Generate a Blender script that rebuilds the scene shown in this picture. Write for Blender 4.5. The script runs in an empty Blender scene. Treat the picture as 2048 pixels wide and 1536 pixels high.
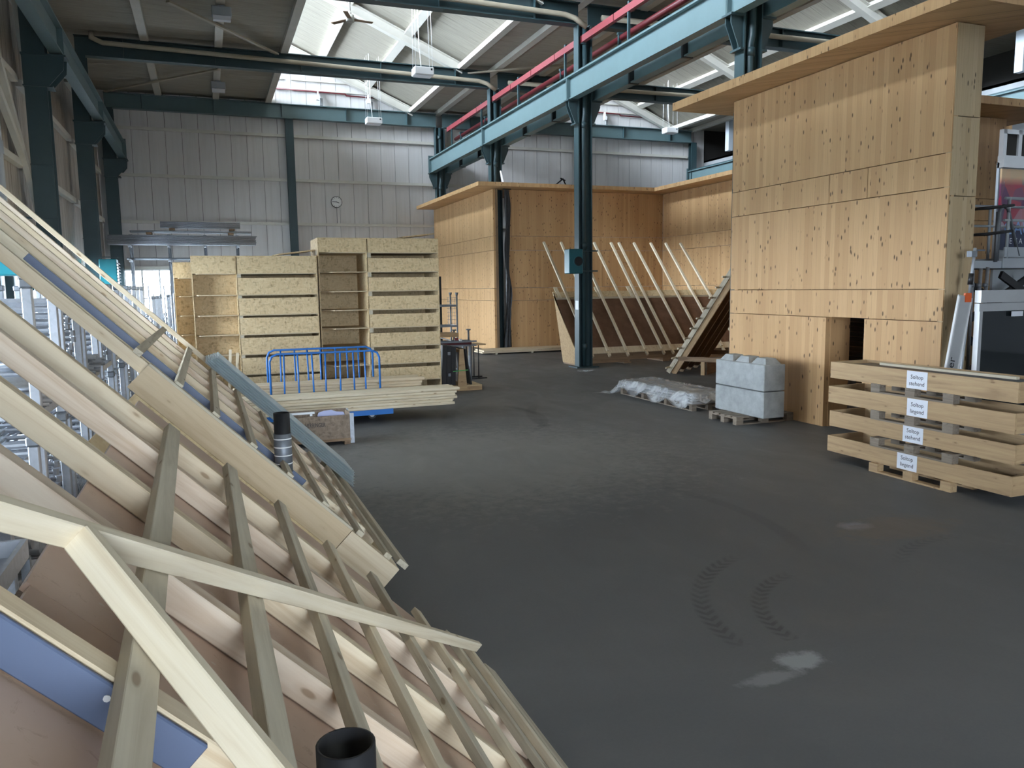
import bpy, bmesh, math, random
from mathutils import Vector, Matrix
random.seed(7)
S = bpy.context.scene
COL = S.collection
R2 = math.sqrt(2)

# ------------------------------------------------------------------ camera, sky, exposure
EYE = 2.4
YAW, PIT, ROL, FPX = 0.364803121, 0.121868133, 0.0137404781, 1580.0
def _cam():
    cy, sy, cp, sp = math.cos(YAW), math.sin(YAW), math.cos(PIT), math.sin(PIT)
    fwd = Vector((sy*cp, cy*cp, -sp)); right = Vector((cy, -sy, 0)); down = fwd.cross(right)
    cr, sr = math.cos(ROL), math.sin(ROL)
    r2 = right*cr + down*sr; d2 = down*cr - right*sr
    c = bpy.data.cameras.new('camera'); c.sensor_width = 36; c.lens = FPX/2048*36
    c.clip_start = .05; c.clip_end = 300
    o = bpy.data.objects.new('camera', c); COL.objects.link(o)
    m = Matrix((r2, -d2, -fwd)).transposed().to_4x4(); m.translation = (0, 0, EYE)
    o.matrix_world = m; S.camera = o
_cam()
W = bpy.data.worlds.new('overcast_sky'); S.world = W; W.use_nodes = True
_bg = W.node_tree.nodes['Background']
_bg.inputs['Color'].default_value = (.93, .965, 1, 1); _bg.inputs['Strength'].default_value = 24.0
S.view_settings.view_transform = 'Standard'; S.view_settings.look = 'None'
S.view_settings.gamma = 1; S.view_settings.use_curve_mapping = False
S.view_settings.exposure = 0.92
S.cycles.max_bounces = 8; S.cycles.diffuse_bounces = 5; S.cycles.glossy_bounces = 3
S.cycles.transparent_max_bounces = 8; S.cycles.transmission_bounces = 4
S.cycles.caustics_reflective = False; S.cycles.caustics_refractive = False
S.cycles.sample_clamp_indirect = 8
def portal(name, loc, rot, sx, sy):      # portals only guide sampling of the sky through the glazing
    l = bpy.data.lights.new(name, 'AREA'); l.shape = 'RECTANGLE'; l.size = sx; l.size_y = sy
    l.cycles.is_portal = True
    o = bpy.data.objects.new(name, l); COL.objects.link(o); o.location = loc; o.rotation_euler = rot
portal('clerestory_portal', (2.97, 17, 11.8), (0, -math.pi/2, 0), 2.7, 38.5)
portal('clerestory_portal', (16.67, 17, 11.8), (0, -math.pi/2, 0), 2.7, 38.5)
portal('gate_portal', (1.0, -8.0, 2.7), (math.pi/2, 0, 0), 4.4, 3.4)
portal('window_portal', (-3.82, 14, 2.1), (0, -math.pi/2, 0), 2.5, 44)

# ------------------------------------------------------------------ node helpers and materials
class NT:
    def __init__(s, name, rough=.6, metal=0., spec=.5):
        s.m = bpy.data.materials.new(name); s.m.use_nodes = True; s.t = s.m.node_tree
        s.b = s.t.nodes['Principled BSDF']; s.b.inputs['Roughness'].default_value = rough
        s.b.inputs['Metallic'].default_value = metal
        s.b.inputs['Specular IOR Level'].default_value = spec
    def n(s, typ, ins=None, **pr):
        nd = s.t.nodes.new('ShaderNode'+typ)
        for k, v in pr.items(): setattr(nd, k, v)
        for k, v in (ins or {}).items(): s.put(nd.inputs[k], v)
        return nd
    def put(s, sock, v):
        if isinstance(v, bpy.types.NodeSocket): s.t.links.new(v, sock)
        elif isinstance(v, bpy.types.Node): s.t.links.new(v.outputs[0], sock)
        else:
            if isinstance(v, (tuple, list)) and len(v) == 3 and sock.type == 'RGBA': v = (*v, 1)
            sock.default_value = v
    def math(s, op, a, b=0., c=None):
        nd = s.n('Math', {0: a, 1: b}, operation=op)
        if c is not None: s.put(nd.inputs[2], c)
        return nd.outputs[0]
    def vec(s, v, scale, off=None):
        o = s.n('VectorMath', {0: v, 1: scale}, operation='MULTIPLY').outputs[0]
        if off is not None: o = s.n('VectorMath', {0: o, 1: off}, operation='ADD').outputs[0]
        return o
    def noise(s, v, sc=1., det=3., rough=.5, dist=0.):
        return s.n('TexNoise', {'Vector': v, 'Scale': sc, 'Detail': det, 'Roughness': rough, 'Distortion': dist}).outputs[0]
    def ramp(s, f, stops):
        nd = s.n('ValToRGB', {0: f}); e = nd.color_ramp.elements
        while len(e) < len(stops): e.new(.5)
        for i, (p, c) in enumerate(stops):
            e[i].position = p; e[i].color = (*c, 1) if len(c) == 3 else c
        return nd.outputs[0]
    def mix(s, f, a, b, mode='MIX'):
        nd = s.n('Mix', data_type='RGBA', blend_type=mode); s.put(nd.inputs[0], f); s.put(nd.inputs[6], a); s.put(nd.inputs[7], b)
        return nd.outputs[2]
    def bump(s, h, st=.3, d=.01):
        s.put(s.b.inputs['Normal'], s.n('Bump', {'Height': h, 'Strength': st, 'Distance': d}))
    def col(s, c): s.put(s.b.inputs['Base Color'], c)
    def obj(s, rnd=True):
        o = s.n('TexCoord').outputs['Object']
        if rnd:
            r = s.n('ObjectInfo').outputs['Random']
            c = s.n('CombineXYZ', {0: s.math('MULTIPLY', r, 31.), 1: s.math('MULTIPLY', r, 57.), 2: s.math('MULTIPLY', r, 13.)})
            o = s.n('VectorMath', {0: o, 1: c}, operation='ADD').outputs[0]
        return o

def m_timber(name, light, mid, dark, knot=(.16, .08, .035), rough=.62, vary=.5):
    """sawn softwood; every timber is modelled with its length along local X"""
    t = NT(name, rough, spec=.3); o = t.obj()
    g = t.noise(t.vec(o, (.9, 16, 16)), 1., 5, .6, 1.2)
    g2 = t.noise(t.vec(o, (3, 130, 130)), 1., 3, .6, .2)
    c = t.ramp(g, [(.34, light), (.5, mid), (.66, dark)])
    c = t.mix(t.math('MULTIPLY', g2, .35), c, dark)
    r = t.n('ObjectInfo').outputs['Random']
    c = t.mix(t.math('MULTIPLY', r, vary), c, tuple(x*y for x, y in zip(mid, (.80, .76, .74))))
    v = t.n('TexVoronoi', {'Vector': t.vec(o, (4.2, 12, 12)), 'Scale': 1.})
    k = t.ramp(v.outputs['Distance'], [(.08, (1, 1, 1)), (.13, (0, 0, 0))])
    c = t.mix(k, c, knot)
    k2 = t.ramp(v.outputs['Distance'], [(.12, (.5,)*3), (.24, (0, 0, 0))])
    c = t.mix(k2, c, dark)
    t.col(c); t.bump(g2, .25, .002); t.m['timber'] = 1
    return t.m
def m_clt(name, base, dark, lam=.12, rough=.55):
    """cross-laminated panel: upright lamellae, small knots"""
    t = NT(name, rough, spec=.35); o = t.obj()
    sp = t.n('SeparateXYZ', {0: o}); u = t.math('ADD', sp.outputs[0], sp.outputs[1]); z = sp.outputs[2]
    ui = t.math('DIVIDE', u, lam); fl = t.math('FLOOR', ui)
    wn = t.n('TexWhiteNoise', {1: fl}, noise_dimensions='1D').outputs[0]
    q = t.n('CombineXYZ', {0: t.math('MULTIPLY', u, 55.), 1: t.math('MULTIPLY', fl, 3.7), 2: t.math('MULTIPLY', z, 1.6)}).outputs[0]
    g = t.noise(q, 1., 4, .6, .6)
    c = t.ramp(g, [(.25, tuple(x*1.07 for x in base)), (.55, base), (.85, dark)])
    c = t.mix(t.math('MULTIPLY', wn, .75), c, tuple(x*y for x, y in zip(base, (.80, .74, .68))))
    sh = t.math('MULTIPLY', wn, 40.)
    q2 = t.n('CombineXYZ', {0: ui, 1: 0., 2: t.math('ADD', t.math('MULTIPLY', z, 3.6), sh)}).outputs[0]
    v = t.n('TexVoronoi', {'Vector': q2, 'Scale': 1.3})
    k = t.ramp(v.outputs['Distance'], [(.12, (1, 1, 1)), (.21, (0, 0, 0))])
    keep = t.math('GREATER_THAN', t.n('SeparateXYZ', {0: v.outputs['Color']}).outputs[0], .3)
    c = t.mix(t.math('MULTIPLY', k, keep), c, tuple(x*.28 for x in dark))
    fr = t.math('FRACT', ui); ed = t.math('LESS_THAN', fr, .035)
    c = t.mix(t.math('MULTIPLY', ed, .35), c, tuple(x*.5 for x in dark))
    t.col(c)
    return t.m
def m_osb(name, light, mid, dark, rough=.7):
    t = NT(name, rough, spec=.25); o = t.obj()
    d = t.n('VectorMath', {0: t.n('TexNoise', {'Vector': o, 'Scale': 5., 'Detail': 3.}).outputs[1], 1: (3.2, 3.2, 3.2)}, operation='MULTIPLY').outputs[0]
    c = None
    for sc, f in (((15, 15, 42), 1.), ((44, 44, 15), .5), ((26, 26, 26), .4)):
        p = t.n('VectorMath', {0: t.vec(o, sc), 1: d}, operation='ADD').outputs[0]
        v = t.n('TexVoronoi', {'Vector': p, 'Scale': 1.}); r = t.n('SeparateXYZ', {0: v.outputs['Color']}).outputs[0]
        q = t.ramp(r, [(0., light), (.5, mid), (.86, mid), (.93, dark), (1., tuple(x*.7 for x in dark))])
        c = q if c is None else t.mix(f, c, q)
    c = t.mix(t.math('MULTIPLY', t.noise(o, 2., 3), .3), c, mid)
    t.col(c)
    return t.m
def m_paint(name, c, rough=.5, dirt=.25, metal=0., spec=.5, sc=2.5, dc=None):
    t = NT(name, rough, metal, spec); o = t.obj()
    n = t.ramp(t.noise(o, sc, 5, .62), [(.35, (0,)*3), (.75, (1,)*3)])
    t.col(t.mix(t.math('MULTIPLY', n, dirt), c, dc or tuple(x*.5 for x in c)))
    return t.m
def m_galv(name, c=(.50, .53, .58), rough=.5, metal=.7):
    t = NT(name, rough, metal); o = t.obj()
    v = t.n('TexVoronoi', {'Vector': o, 'Scale': 28.})
    r = t.n('SeparateXYZ', {0: v.outputs['Color']}).outputs[0]
    c1 = t.mix(t.math('MULTIPLY', r, .35), c, tuple(x*.62 for x in c))
    c1 = t.mix(t.math('MULTIPLY', t.noise(o, 3., 4), .35), c1, tuple(x*.5 for x in c))
    t.col(c1)
    return t.m
def m_glass(name, tint=(.9, .95, 1), refl=.08):
    t = NT(name); t.t.nodes.remove(t.b)
    tr = t.n('BsdfTransparent', {'Color': tint}); gl = t.n('BsdfGlossy', {'Roughness': .03})
    fr = t.n('Fresnel', {'IOR': 1.45})
    mx = t.n('MixShader', {0: fr, 1: tr, 2: gl})
    t.put(t.t.nodes['Material Output'].inputs[0], mx)
    return t.m

PINE = m_timber('sawn_pine', (.76, .66, .49), (.70, .59, .42), (.55, .42, .27), vary=.3)
PINE_P = m_timber('pinkish_pine', (.76, .66, .53), (.71, .59, .46), (.57, .43, .30), vary=.2)
PINE_G = m_timber('weathered_batten', (.66, .60, .47), (.58, .52, .40), (.43, .37, .27), vary=.25)
PINE_W = m_timber('pale_planed_pine', (.82, .74, .58), (.77, .68, .51), (.62, .51, .35), vary=.25)
BEAMW = m_timber('glued_spruce', (.60, .45, .27), (.54, .40, .23), (.42, .29, .16), vary=.1)
BROWNW = m_timber('brown_old_timber', (.36, .25, .15), (.30, .20, .12), (.2, .13, .08), vary=.2)
CRATEW = m_timber('crate_board', (.60, .43, .24), (.52, .36, .2), (.38, .25, .14), vary=.35)
PALLETW = m_timber('grey_pallet_wood', (.33, .28, .22), (.27, .22, .17), (.17, .14, .11), vary=.3)
CLT = m_clt('laminated_spruce', (.63, .40, .20), (.47, .27, .125), lam=.10)
CLTG = m_clt('laminated_spruce_pale', (.56, .43, .26), (.40, .28, .15), lam=.085)
OSB = m_osb('strand_board', (.78, .64, .41), (.66, .50, .29), (.36, .24, .12))
OSBM = m_osb('brownish_strand_board', (.50, .36, .20), (.40, .27, .14), (.22, .13, .06))
OSBD = m_osb('aged_strand_board', (.36, .28, .21), (.25, .19, .14), (.13, .09, .07))
OSBE = m_paint('strand_board_edge', (.62, .50, .33), .8, .3, sc=60)
CREAM = m_timber('board_face', (.62, .50, .34), (.59, .47, .31), (.50, .38, .24), vary=.1)
GREEN = m_paint('green_grey_steel_paint', (.030, .060, .068), .45, .25)
GREEN_LIT = m_paint('green_steel_paint_lit', (.105, .165, .175), .42, .2)  # same steel paint as GREEN, with the lit tone put into the colour
WHITE = m_paint('white_steel_paint', (.62, .60, .54), .5, .2)
WHITEC = m_paint('white_lacquer', (.78, .78, .78), .4, .05)
CREAMP = m_paint('cream_drain_pipe', (.42, .37, .28), .5, .25)
RED = m_paint('red_conductor_cover', (.21, .035, .042), .45, .15)
REDD = m_paint('dark_red_pipe', (.10, .01, .014), .4, .15)
TEAL = m_paint('teal_heater_paint', (.02, .27, .33), .35, .1)
TEALD = m_paint('dark_teal_heater_paint', (.015, .11, .14), .35, .1)
BLUE = m_paint('blue_powder_coat', (.02, .16, .52), .35, .1)
BLUEF = m_paint('slate_blue_laminate', (.10, .13, .21), .45, .08, sc=8)
BLACK = m_paint('black_plastic', (.012, .012, .014), .45, .1)
DARK = m_paint('dark_interior', (.02, .018, .016), .8, .2)
GALV = m_galv('galvanised_steel')
GALVD = m_galv('dull_galvanised_steel', (.26, .28, .31), .55, .6)
ZINC = m_paint('zinc_sheet', (.58, .65, .67), .36, .15, metal=.6)
ALU = m_paint('aluminium', (.60, .61, .62), .35, .15, metal=.55)
CONC = m_paint('cast_concrete', (.40, .42, .42), .85, .75, sc=6, dc=(.22, .235, .23))
GLASS = m_glass('window_glass')
def _extra():
    g = {}
    t = NT('brown_faced_plywood', .5, spec=.4); o = t.obj()
    n1 = t.noise(t.vec(o, (1, 1, 1)), 2.2, 5, .6); n2 = t.noise(t.vec(o, (3, 3, 1.4)), 9., 5, .7, .8)
    c = t.ramp(n1, [(.3, (.52, .36, .27)), (.7, (.60, .45, .35))])
    f = t.ramp(n2, [(.60, (0,)*3), (.70, (.5,)*3)]); c = t.mix(f, c, (.37, .24, .165))
    v = t.n('TexVoronoi', {'Vector': t.vec(o, (1, 1.6, 1)), 'Scale': 8.})
    k = t.ramp(t.math('ADD', v.outputs['Distance'], t.math('MULTIPLY', n2, .25)), [(.17, (1,)*3), (.2, (0,)*3)])
    c = t.mix(t.math('MULTIPLY', k, .6), c, (.6, .56, .5))
    t.col(c); t.bump(n2, .15, .002); g['PLY'] = t.m
    t = NT('dark_brown_plywood', .55, spec=.3); o = t.obj()
    n1 = t.noise(t.vec(o, (1.2, 1.2, 9)), 1.5, 5, .65)
    t.col(t.ramp(n1, [(.3, (.10, .048, .026)), (.7, (.20, .105, .062))])); g['PLYD'] = t.m
    # wall cladding
    t = NT('painted_cladding', .55, spec=.3); o = t.obj(); 
    n1 = t.noise(t.vec(o, (6, 6, .35)), 1., 5, .65); n2 = t.noise(o, .7, 4, .6)
    c = t.mix(t.ramp(n1, [(.45, (0,)*3), (.8, (.45,)*3)]), (.66, .64, .63), (.43, .40, .38))
    c = t.mix(t.math('MULTIPLY', n2, .35), c, (.56, .54, .52))
    t.col(c); g['CLAD'] = t.m
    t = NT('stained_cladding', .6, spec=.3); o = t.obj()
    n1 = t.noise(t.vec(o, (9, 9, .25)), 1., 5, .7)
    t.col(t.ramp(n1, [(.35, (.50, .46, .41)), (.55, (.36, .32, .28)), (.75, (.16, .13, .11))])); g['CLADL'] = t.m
    # roof deck
    t = NT('roof_deck', .8, spec=.2); o = t.obj()
    n1 = t.noise(t.vec(o, (1.2, 22, 1)), 1., 4, .7)
    t.col(t.ramp(n1, [(.3, (.40, .375, .315)), (.7, (.30, .28, .235))])); g['DECK'] = t.m
    # floor
    t = NT('worn_dark_floor', .62, spec=.35); o = t.obj(False)
    n1 = t.noise(o, .22, 5, .6, .4); n2 = t.noise(t.vec(o, (1, .5, 1)), 1.6, 6, .65, .6); n3 = t.noise(o, 40., 3, .7)
    c = t.ramp(n1, [(.35, (.100, .103, .106)), (.62, (.145, .143, .139))])
    c = t.mix(t.ramp(n2, [(.38, (0,)*3), (.68, (.55,)*3)]), c, (.155, .15, .145))
    c = t.mix(t.math('MULTIPLY', n3, .25), c, (.05, .05, .052))
    sp = t.n('SeparateXYZ', {0: o}); X, Y = sp.outputs[0], sp.outputs[1]
    def arc(cx, cy, r, w, a0, a1, s, tread=0.):
        dx = t.math('SUBTRACT', X, cx); dy = t.math('SUBTRACT', Y, cy)
        d = t.math('SQRT', t.math('ADD', t.math('MULTIPLY', dx, dx), t.math('MULTIPLY', dy, dy)))
        e = t.math('ABSOLUTE', t.math('SUBTRACT', d, r))
        k = t.n('MapRange', {0: e, 1: w, 2: w*.55, 3: 0., 4: s}).outputs[0]
        an = t.math('ARCTAN2', dy, dx)
        k = t.math('MULTIPLY', k, t.math('MULTIPLY', t.n('MapRange', {0: an, 1: a0-.15, 2: a0+.1, 3: 0., 4: 1.}).outputs[0],
                   t.n('MapRange', {0: an, 1: a1+.15, 2: a1-.1, 3: 0., 4: 1.}).outputs[0]))
        if tread:
            w_ = t.math('SINE', t.math('ADD', t.math('MULTIPLY', an, tread), t.math('MULTIPLY', e, 60.)))
            k = t.math('MULTIPLY', k, t.n('MapRange', {0: w_, 1: -.3, 2: .4, 3: .25, 4: 1.}).outputs[0])
        return k
    for a in ((4.75, 4.15, 1.55, .085, 2.0, 3.1, .55, 95.), (4.6, 4.1, 1.02, .075, 1.9, 3.1, .6, 70.),
              (6.3, 4.1, 1.2, .08, 1.4, 2.3, .3, 70.), (3.3, 13.9, 2.45, .09, -.9, .35, .42), (9.5, 12.4, 4.1, .12, 2.6, 3.9, .4),
              (9.4, 12.3, 5.6, .14, 2.5, 3.75, .25), (2.2, 6.8, 3.0, .1, -.4, 1.2, .2)):
        k = arc(*a); c = t.mix(t.math('MULTIPLY', k, t.n('MapRange', {0: n2, 1: .3, 2: .5, 3: .5, 4: 1.}).outputs[0]), c, (.035, .036, .038))
    def spot(cx, cy, rx, ry, colr, s):
        d = t.n('VectorMath', {0: t.n('VectorMath', {0: t.n('VectorMath', {0: o, 1: (cx, cy, 0)}, operation='SUBTRACT').outputs[0], 1: (1/rx, 1/ry, 0)}, operation='MULTIPLY').outputs[0]}, operation='LENGTH').outputs[1]
        d = t.math('ADD', d, t.math('MULTIPLY', t.math('SUBTRACT', t.noise(o, 7., 4, .7), .5), 1.6))
        return t.n('MapRange', {0: d, 1: 1., 2: .55, 3: 0., 4: s}).outputs[0]
    for cx, cy, rx, ry, colr, s in ((3.42, 3.85, .20, .13, (.34, .35, .35), .8), (3.1, 3.72, .28, .08, (.3, .3, .3), .5), (5.9, 5.9, .22, .14, (.30, .30, .33), .6),
                                    (6.2, 5.7, .75, .4, (.16, .12, .085), .5), (3.4, 10.3, 3.4, 3.0, (.21, .20, .185), .6)):  # the wide last spot paints the daylight pool into the floor colour
        c = t.mix(spot(cx, cy, rx, ry, colr, s), c, colr)
    t.col(c)
    t.put(t.b.inputs['Roughness'], t.n('MapRange', {0: n2, 1: .3, 2: .7, 3: .5, 4: .72}).outputs[0])
    t.bump(n3, .12, .004); g['FLOOR'] = t.m
    # plastic film
    t = NT('clear_plastic_film', .18, spec=.6); o = t.obj()
    n = t.noise(t.vec(o, (1, 1, 1)), 3.5, 4, .6, 1.)
    t.b.inputs['Base Color'].default_value = (.72, .74, .76, 1)
    t.put(t.b.inputs['Alpha'], t.n('MapRange', {0: n, 1: .4, 2: .7, 3: .18, 4: .75}).outputs[0])
    t.bump(n, .45, .02); g['FILM'] = t.m
    t = NT('black_tarpaulin', .3, spec=.5); o = t.obj(); t.b.inputs['Base Color'].default_value = (.02, .02, .022, 1)
    t.bump(t.noise(t.vec(o, (6, 6, .5)), 2., 4, .6, 1.), .8, .05); g['TARP'] = t.m
    # generic poster print: no figures, only fields of the same colours
    t = NT('poster_print', .3); o = t.obj(False)
    v = t.n('TexVoronoi', {'Vector': t.vec(o, (1, 1, .8)), 'Scale': 4.5}); r = t.n('SeparateXYZ', {0: v.outputs['Color']}).outputs[0]
    c = t.ramp(r, [(0., (.02, .03, .10)), (.3, (.42, .03, .04)), (.5, (.05, .06, .12)), (.7, (.30, .04, .05)), (.85, (.5, .5, .58)), (1., (.05, .10, .35))])
    z = t.n('SeparateXYZ', {0: o}).outputs[2]
    c = t.mix(t.n('MapRange', {0: z, 1: -.28, 2: -.42, 3: 0., 4: 1.}).outputs[0], c, (.02, .03, .08))
    c = t.mix(t.n('MapRange', {0: z, 1: .45, 2: .6, 3: 0., 4: .8}).outputs[0], c, (.62, .46, .26))
    t.col(c); g['POSTER'] = t.m
    return g
globals().update(_extra())
SKYP = m_paint('violet_white_plastic', (.50, .54, .80), .4, .05)
PAPER = m_paint('white_paper', (.80, .82, .88), .6, .03)
INK = m_paint('black_ink', (.02, .02, .025), .6, .0)
ORANGE = m_paint('orange_plastic', (.75, .12, .02), .4, .0)
LIMEG = m_paint('green_strap', (.1, .45, .12), .4, .0)
GREYW = m_paint('grey_brick_paint', (.26, .27, .28), .7, .3)
GREYL = m_paint('light_grey_steel', (.42, .46, .50), .5, .15)
LEAD = m_paint('ribbed_grey_plastic', (.055, .058, .065), .5, .2)

# ------------------------------------------------------------------ geometry helpers
_boxes = {}
def box_mesh(dx, dy, dz, m, bev=0.):
    k = (round(dx, 4), round(dy, 4), round(dz, 4), m.name, bev)
    if k in _boxes: return _boxes[k]
    bm = bmesh.new(); bmesh.ops.create_cube(bm, size=1)
    bmesh.ops.scale(bm, vec=(dx, dy, dz), verts=bm.verts)
    if bev: bmesh.ops.bevel(bm, geom=bm.edges, offset=bev, segments=1, affect='EDGES')
    me = bpy.data.meshes.new('box_mesh'); bm.to_mesh(me); bm.free(); me.materials.append(m)
    _boxes[k] = me
    return me
def link(name, data, mw, parent=None, label=None):
    o = bpy.data.objects.new(name, data); COL.objects.link(o)
    if parent is not None:
        o.parent = parent; w = Matrix.Identity(4); p = parent
        while p is not None: w = p.matrix_basis @ w; p = p.parent
        mw = w.inverted() @ mw
    o.matrix_basis = mw
    if label: o['label'] = label
    return o
def thing(name, label, cat, loc=(0, 0, 0), group=None):
    o = bpy.data.objects.new(name, None); COL.objects.link(o); o.location = loc; o.empty_display_size = .1
    o['label'] = label; o['category'] = cat
    if group: o['group'] = group
    return o
def struct(name, loc=(0, 0, 0), label=None):
    o = bpy.data.objects.new(name, None); COL.objects.link(o); o.location = loc; o['kind'] = 'structure'
    if label: o['label'] = label
    return o
def tag(o, label, cat, group=None):
    o['label'] = label; o['category'] = cat
    if group: o['group'] = group
    return o
def bx(parent, name, lo, hi, m, bev=0., label=None):
    d = [abs(b-a) for a, b in zip(lo, hi)]
    if m.get('timber') and max(d) > d[0]:        # grain runs along the longest side
        c = [(a+b)/2 for a, b in zip(lo, hi)]
        if d[1] >= d[2]: return beam(parent, name, (c[0], min(lo[1], hi[1]), c[2]), (c[0], max(lo[1], hi[1]), c[2]), d[0], d[2], m, (0, 0, 1), bev, label)
        return beam(parent, name, (c[0], c[1], min(lo[2], hi[2])), (c[0], c[1], max(lo[2], hi[2])), d[0], d[1], m, (0, 1, 0), bev, label)
    c = [(a+b)/2 for a, b in zip(lo, hi)]
    return link(name, box_mesh(*[abs(b-a) for a, b in zip(lo, hi)], m, bev), Matrix.Translation(c), parent, label)
def frame_m(p0, p1, up=(0, 0, 1)):
    p0, p1 = Vector(p0), Vector(p1); X = (p1-p0).normalized(); U = Vector(up)
    Y = U.cross(X).normalized(); Z = X.cross(Y)
    m = Matrix((X, Y, Z)).transposed().to_4x4(); m.translation = (p0+p1)/2
    return m, (p1-p0).length
def beam(parent, name, p0, p1, w, h, m, up=(0, 0, 1), bev=0., label=None):
    mw, L = frame_m(p0, p1, up)
    return link(name, box_mesh(L, w, h, m, bev), mw, parent, label)
def mesh_of(name, verts, faces, m, smooth=False):
    me = bpy.data.meshes.new(name); me.from_pydata([tuple(v) for v in verts], [], faces); me.materials.append(m)
    bm = bmesh.new(); bm.from_mesh(me); bmesh.ops.recalc_face_normals(bm, faces=bm.faces); bm.to_mesh(me); bm.free()
    if smooth:
        for p in me.polygons: p.use_smooth = True
    return me
def prism(parent, name, pts, axis, a0, a1, m, label=None):
    """polygon pts in the two other axes, extruded along axis from a0 to a1 (world numbers)"""
    def P(u, v, w): return {'x': (w, u, v), 'y': (u, w, v), 'z': (u, v, w)}[axis]
    vs = [Vector(P(u, v, a0)) for u, v in pts]+[Vector(P(u, v, a1)) for u, v in pts]; n = len(pts)
    c = sum(vs, Vector())/len(vs); vs = [v-c for v in vs]
    fs = [list(range(n)), list(range(2*n-1, n-1, -1))]+[[i, (i+1) % n, n+(i+1) % n, n+i] for i in range(n)]
    return link(name, mesh_of(name, vs, fs, m), Matrix.Translation(c), parent, label)
def ibeam(parent, name, p0, p1, h, w, tf, tw, m, up=(0, 0, 1), label=None):
    mw, L = frame_m(p0, p1, up)
    a, b = w/2, h/2; t = tw/2
    pr = [(-a, -b), (a, -b), (a, -b+tf), (t, -b+tf), (t, b-tf), (a, b-tf), (a, b), (-a, b), (-a, b-tf), (-t, b-tf), (-t, -b+tf), (-a, -b+tf)]
    n = 12; vs = [(-L/2, y, z) for y, z in pr]+[(L/2, y, z) for y, z in pr]
    fs = [list(range(n)), list(range(2*n-1, n-1, -1))]+[[i, (i+1) % n, n+(i+1) % n, n+i] for i in range(n)]
    return link(name, mesh_of(name, vs, fs, m), mw, parent, label)
_cyl = {}
def cyl(parent, name, p0, p1, r, m, seg=12, r2=None, label=None):
    mw, L = frame_m(p0, p1, (0, 0, 1) if abs((Vector(p1)-Vector(p0)).normalized().z) < .9 else (0, 1, 0))
    k = (round(L, 4), r, r2, m.name, seg)
    if k not in _cyl:
        q = r if r2 is None else r2
        vs = [(-L/2, r*math.cos(2*math.pi*i/seg), r*math.sin(2*math.pi*i/seg)) for i in range(seg)]
        vs += [(L/2, q*math.cos(2*math.pi*i/seg), q*math.sin(2*math.pi*i/seg)) for i in range(seg)]
        fs = [list(range(seg)), list(range(2*seg-1, seg-1, -1))]+[[i, (i+1) % seg, seg+(i+1) % seg, seg+i] for i in range(seg)]
        me = mesh_of(name, vs, fs, m)
        for p in me.polygons[2:]: p.use_smooth = True
        _cyl[k] = me
    return link(name, _cyl[k], mw, parent, label)
def tube(parent, name, pts, r, m, seg=10, label=None, inner=None):
    """round bar swept along a polyline, mitred at the bends; origin at its first point"""
    P = [Vector(p) for p in pts]; o = P[0].copy(); P = [p-o for p in P]; vs, fs = [], []
    n = len(P)
    for i, p in enumerate(P):
        d0 = (P[i]-P[i-1]).normalized() if i else (P[1]-P[0]).normalized()
        d1 = (P[i+1]-P[i]).normalized() if i < n-1 else d0
        d = (d0+d1).normalized(); k = 1/max(.5, d.dot(d1))
        up = Vector((0, 0, 1)) if abs(d.z) < .8 else Vector((0, 1, 0))
        if i == 0: A = up.cross(d).normalized()
        else: A = (A-d*A.dot(d)).normalized()
        B = d.cross(A)
        for j in range(seg):
            a = 2*math.pi*j/seg; vs.append(p+(A*math.cos(a)+B*math.sin(a))*r*(k if 0 < i < n-1 else 1))
    for i in range(n-1):
        for j in range(seg): fs.append([i*seg+j, i*seg+(j+1) % seg, (i+1)*seg+(j+1) % seg, (i+1)*seg+j])
    fs += [list(range(seg)), [(n-1)*seg+j for j in range(seg)][::-1]]
    return link(name, mesh_of(name, vs, fs, m, True), Matrix.Translation(o), parent, label)
def merged(parent, name, items, m, label=None, loc=(0, 0, 0)):
    """items: boxes (lo, hi) or bars (p0, p1, r) joined into ONE small piece such as a mesh panel or a frame"""
    vs, fs = [], []; L = Vector(loc)
    for it in items:
        if len(it) == 2:
            (a, b, c), (d, e, f) = it; k = len(vs)
            vs += [Vector(v)-L for v in ((a, b, c), (d, b, c), (d, e, c), (a, e, c), (a, b, f), (d, b, f), (d, e, f), (a, e, f))]
            fs += [[k+i for i in q] for q in ((0, 3, 2, 1), (4, 5, 6, 7), (0, 1, 5, 4), (1, 2, 6, 5), (2, 3, 7, 6), (3, 0, 4, 7))]
        else:
            p0, p1, r = it; mw, ln = frame_m(p0, p1, (0, 0, 1) if abs((Vector(p1)-Vector(p0)).normalized().z) < .9 else (0, 1, 0)); k = len(vs); sg = 6
            for x in (-ln/2, ln/2):
                for j in range(sg): vs.append((mw @ Vector((x, r*math.cos(j*math.pi*2/sg), r*math.sin(j*math.pi*2/sg))))-L)
            fs += [[k+j, k+(j+1) % sg, k+sg+(j+1) % sg, k+sg+j] for j in range(sg)]+[[k+j for j in range(sg)], [k+sg+j for j in range(sg)]]
    return link(name, mesh_of(name, vs, fs, m), Matrix.Translation(L), parent, label)
def copy_thing(root, loc, rz=0., label=None, group=None):
    r = root.copy(); COL.objects.link(r); r.location = loc
    if root.type == 'EMPTY' or rz: r.rotation_euler = (0, 0, rz)
    if label: r['label'] = label
    if group: r['group'] = group
    for ch in list(root.children):
        c = ch.copy(); COL.objects.link(c); c.parent = r
        for g in list(ch.children):
            d = g.copy(); COL.objects.link(d); d.parent = c
    return r
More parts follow.
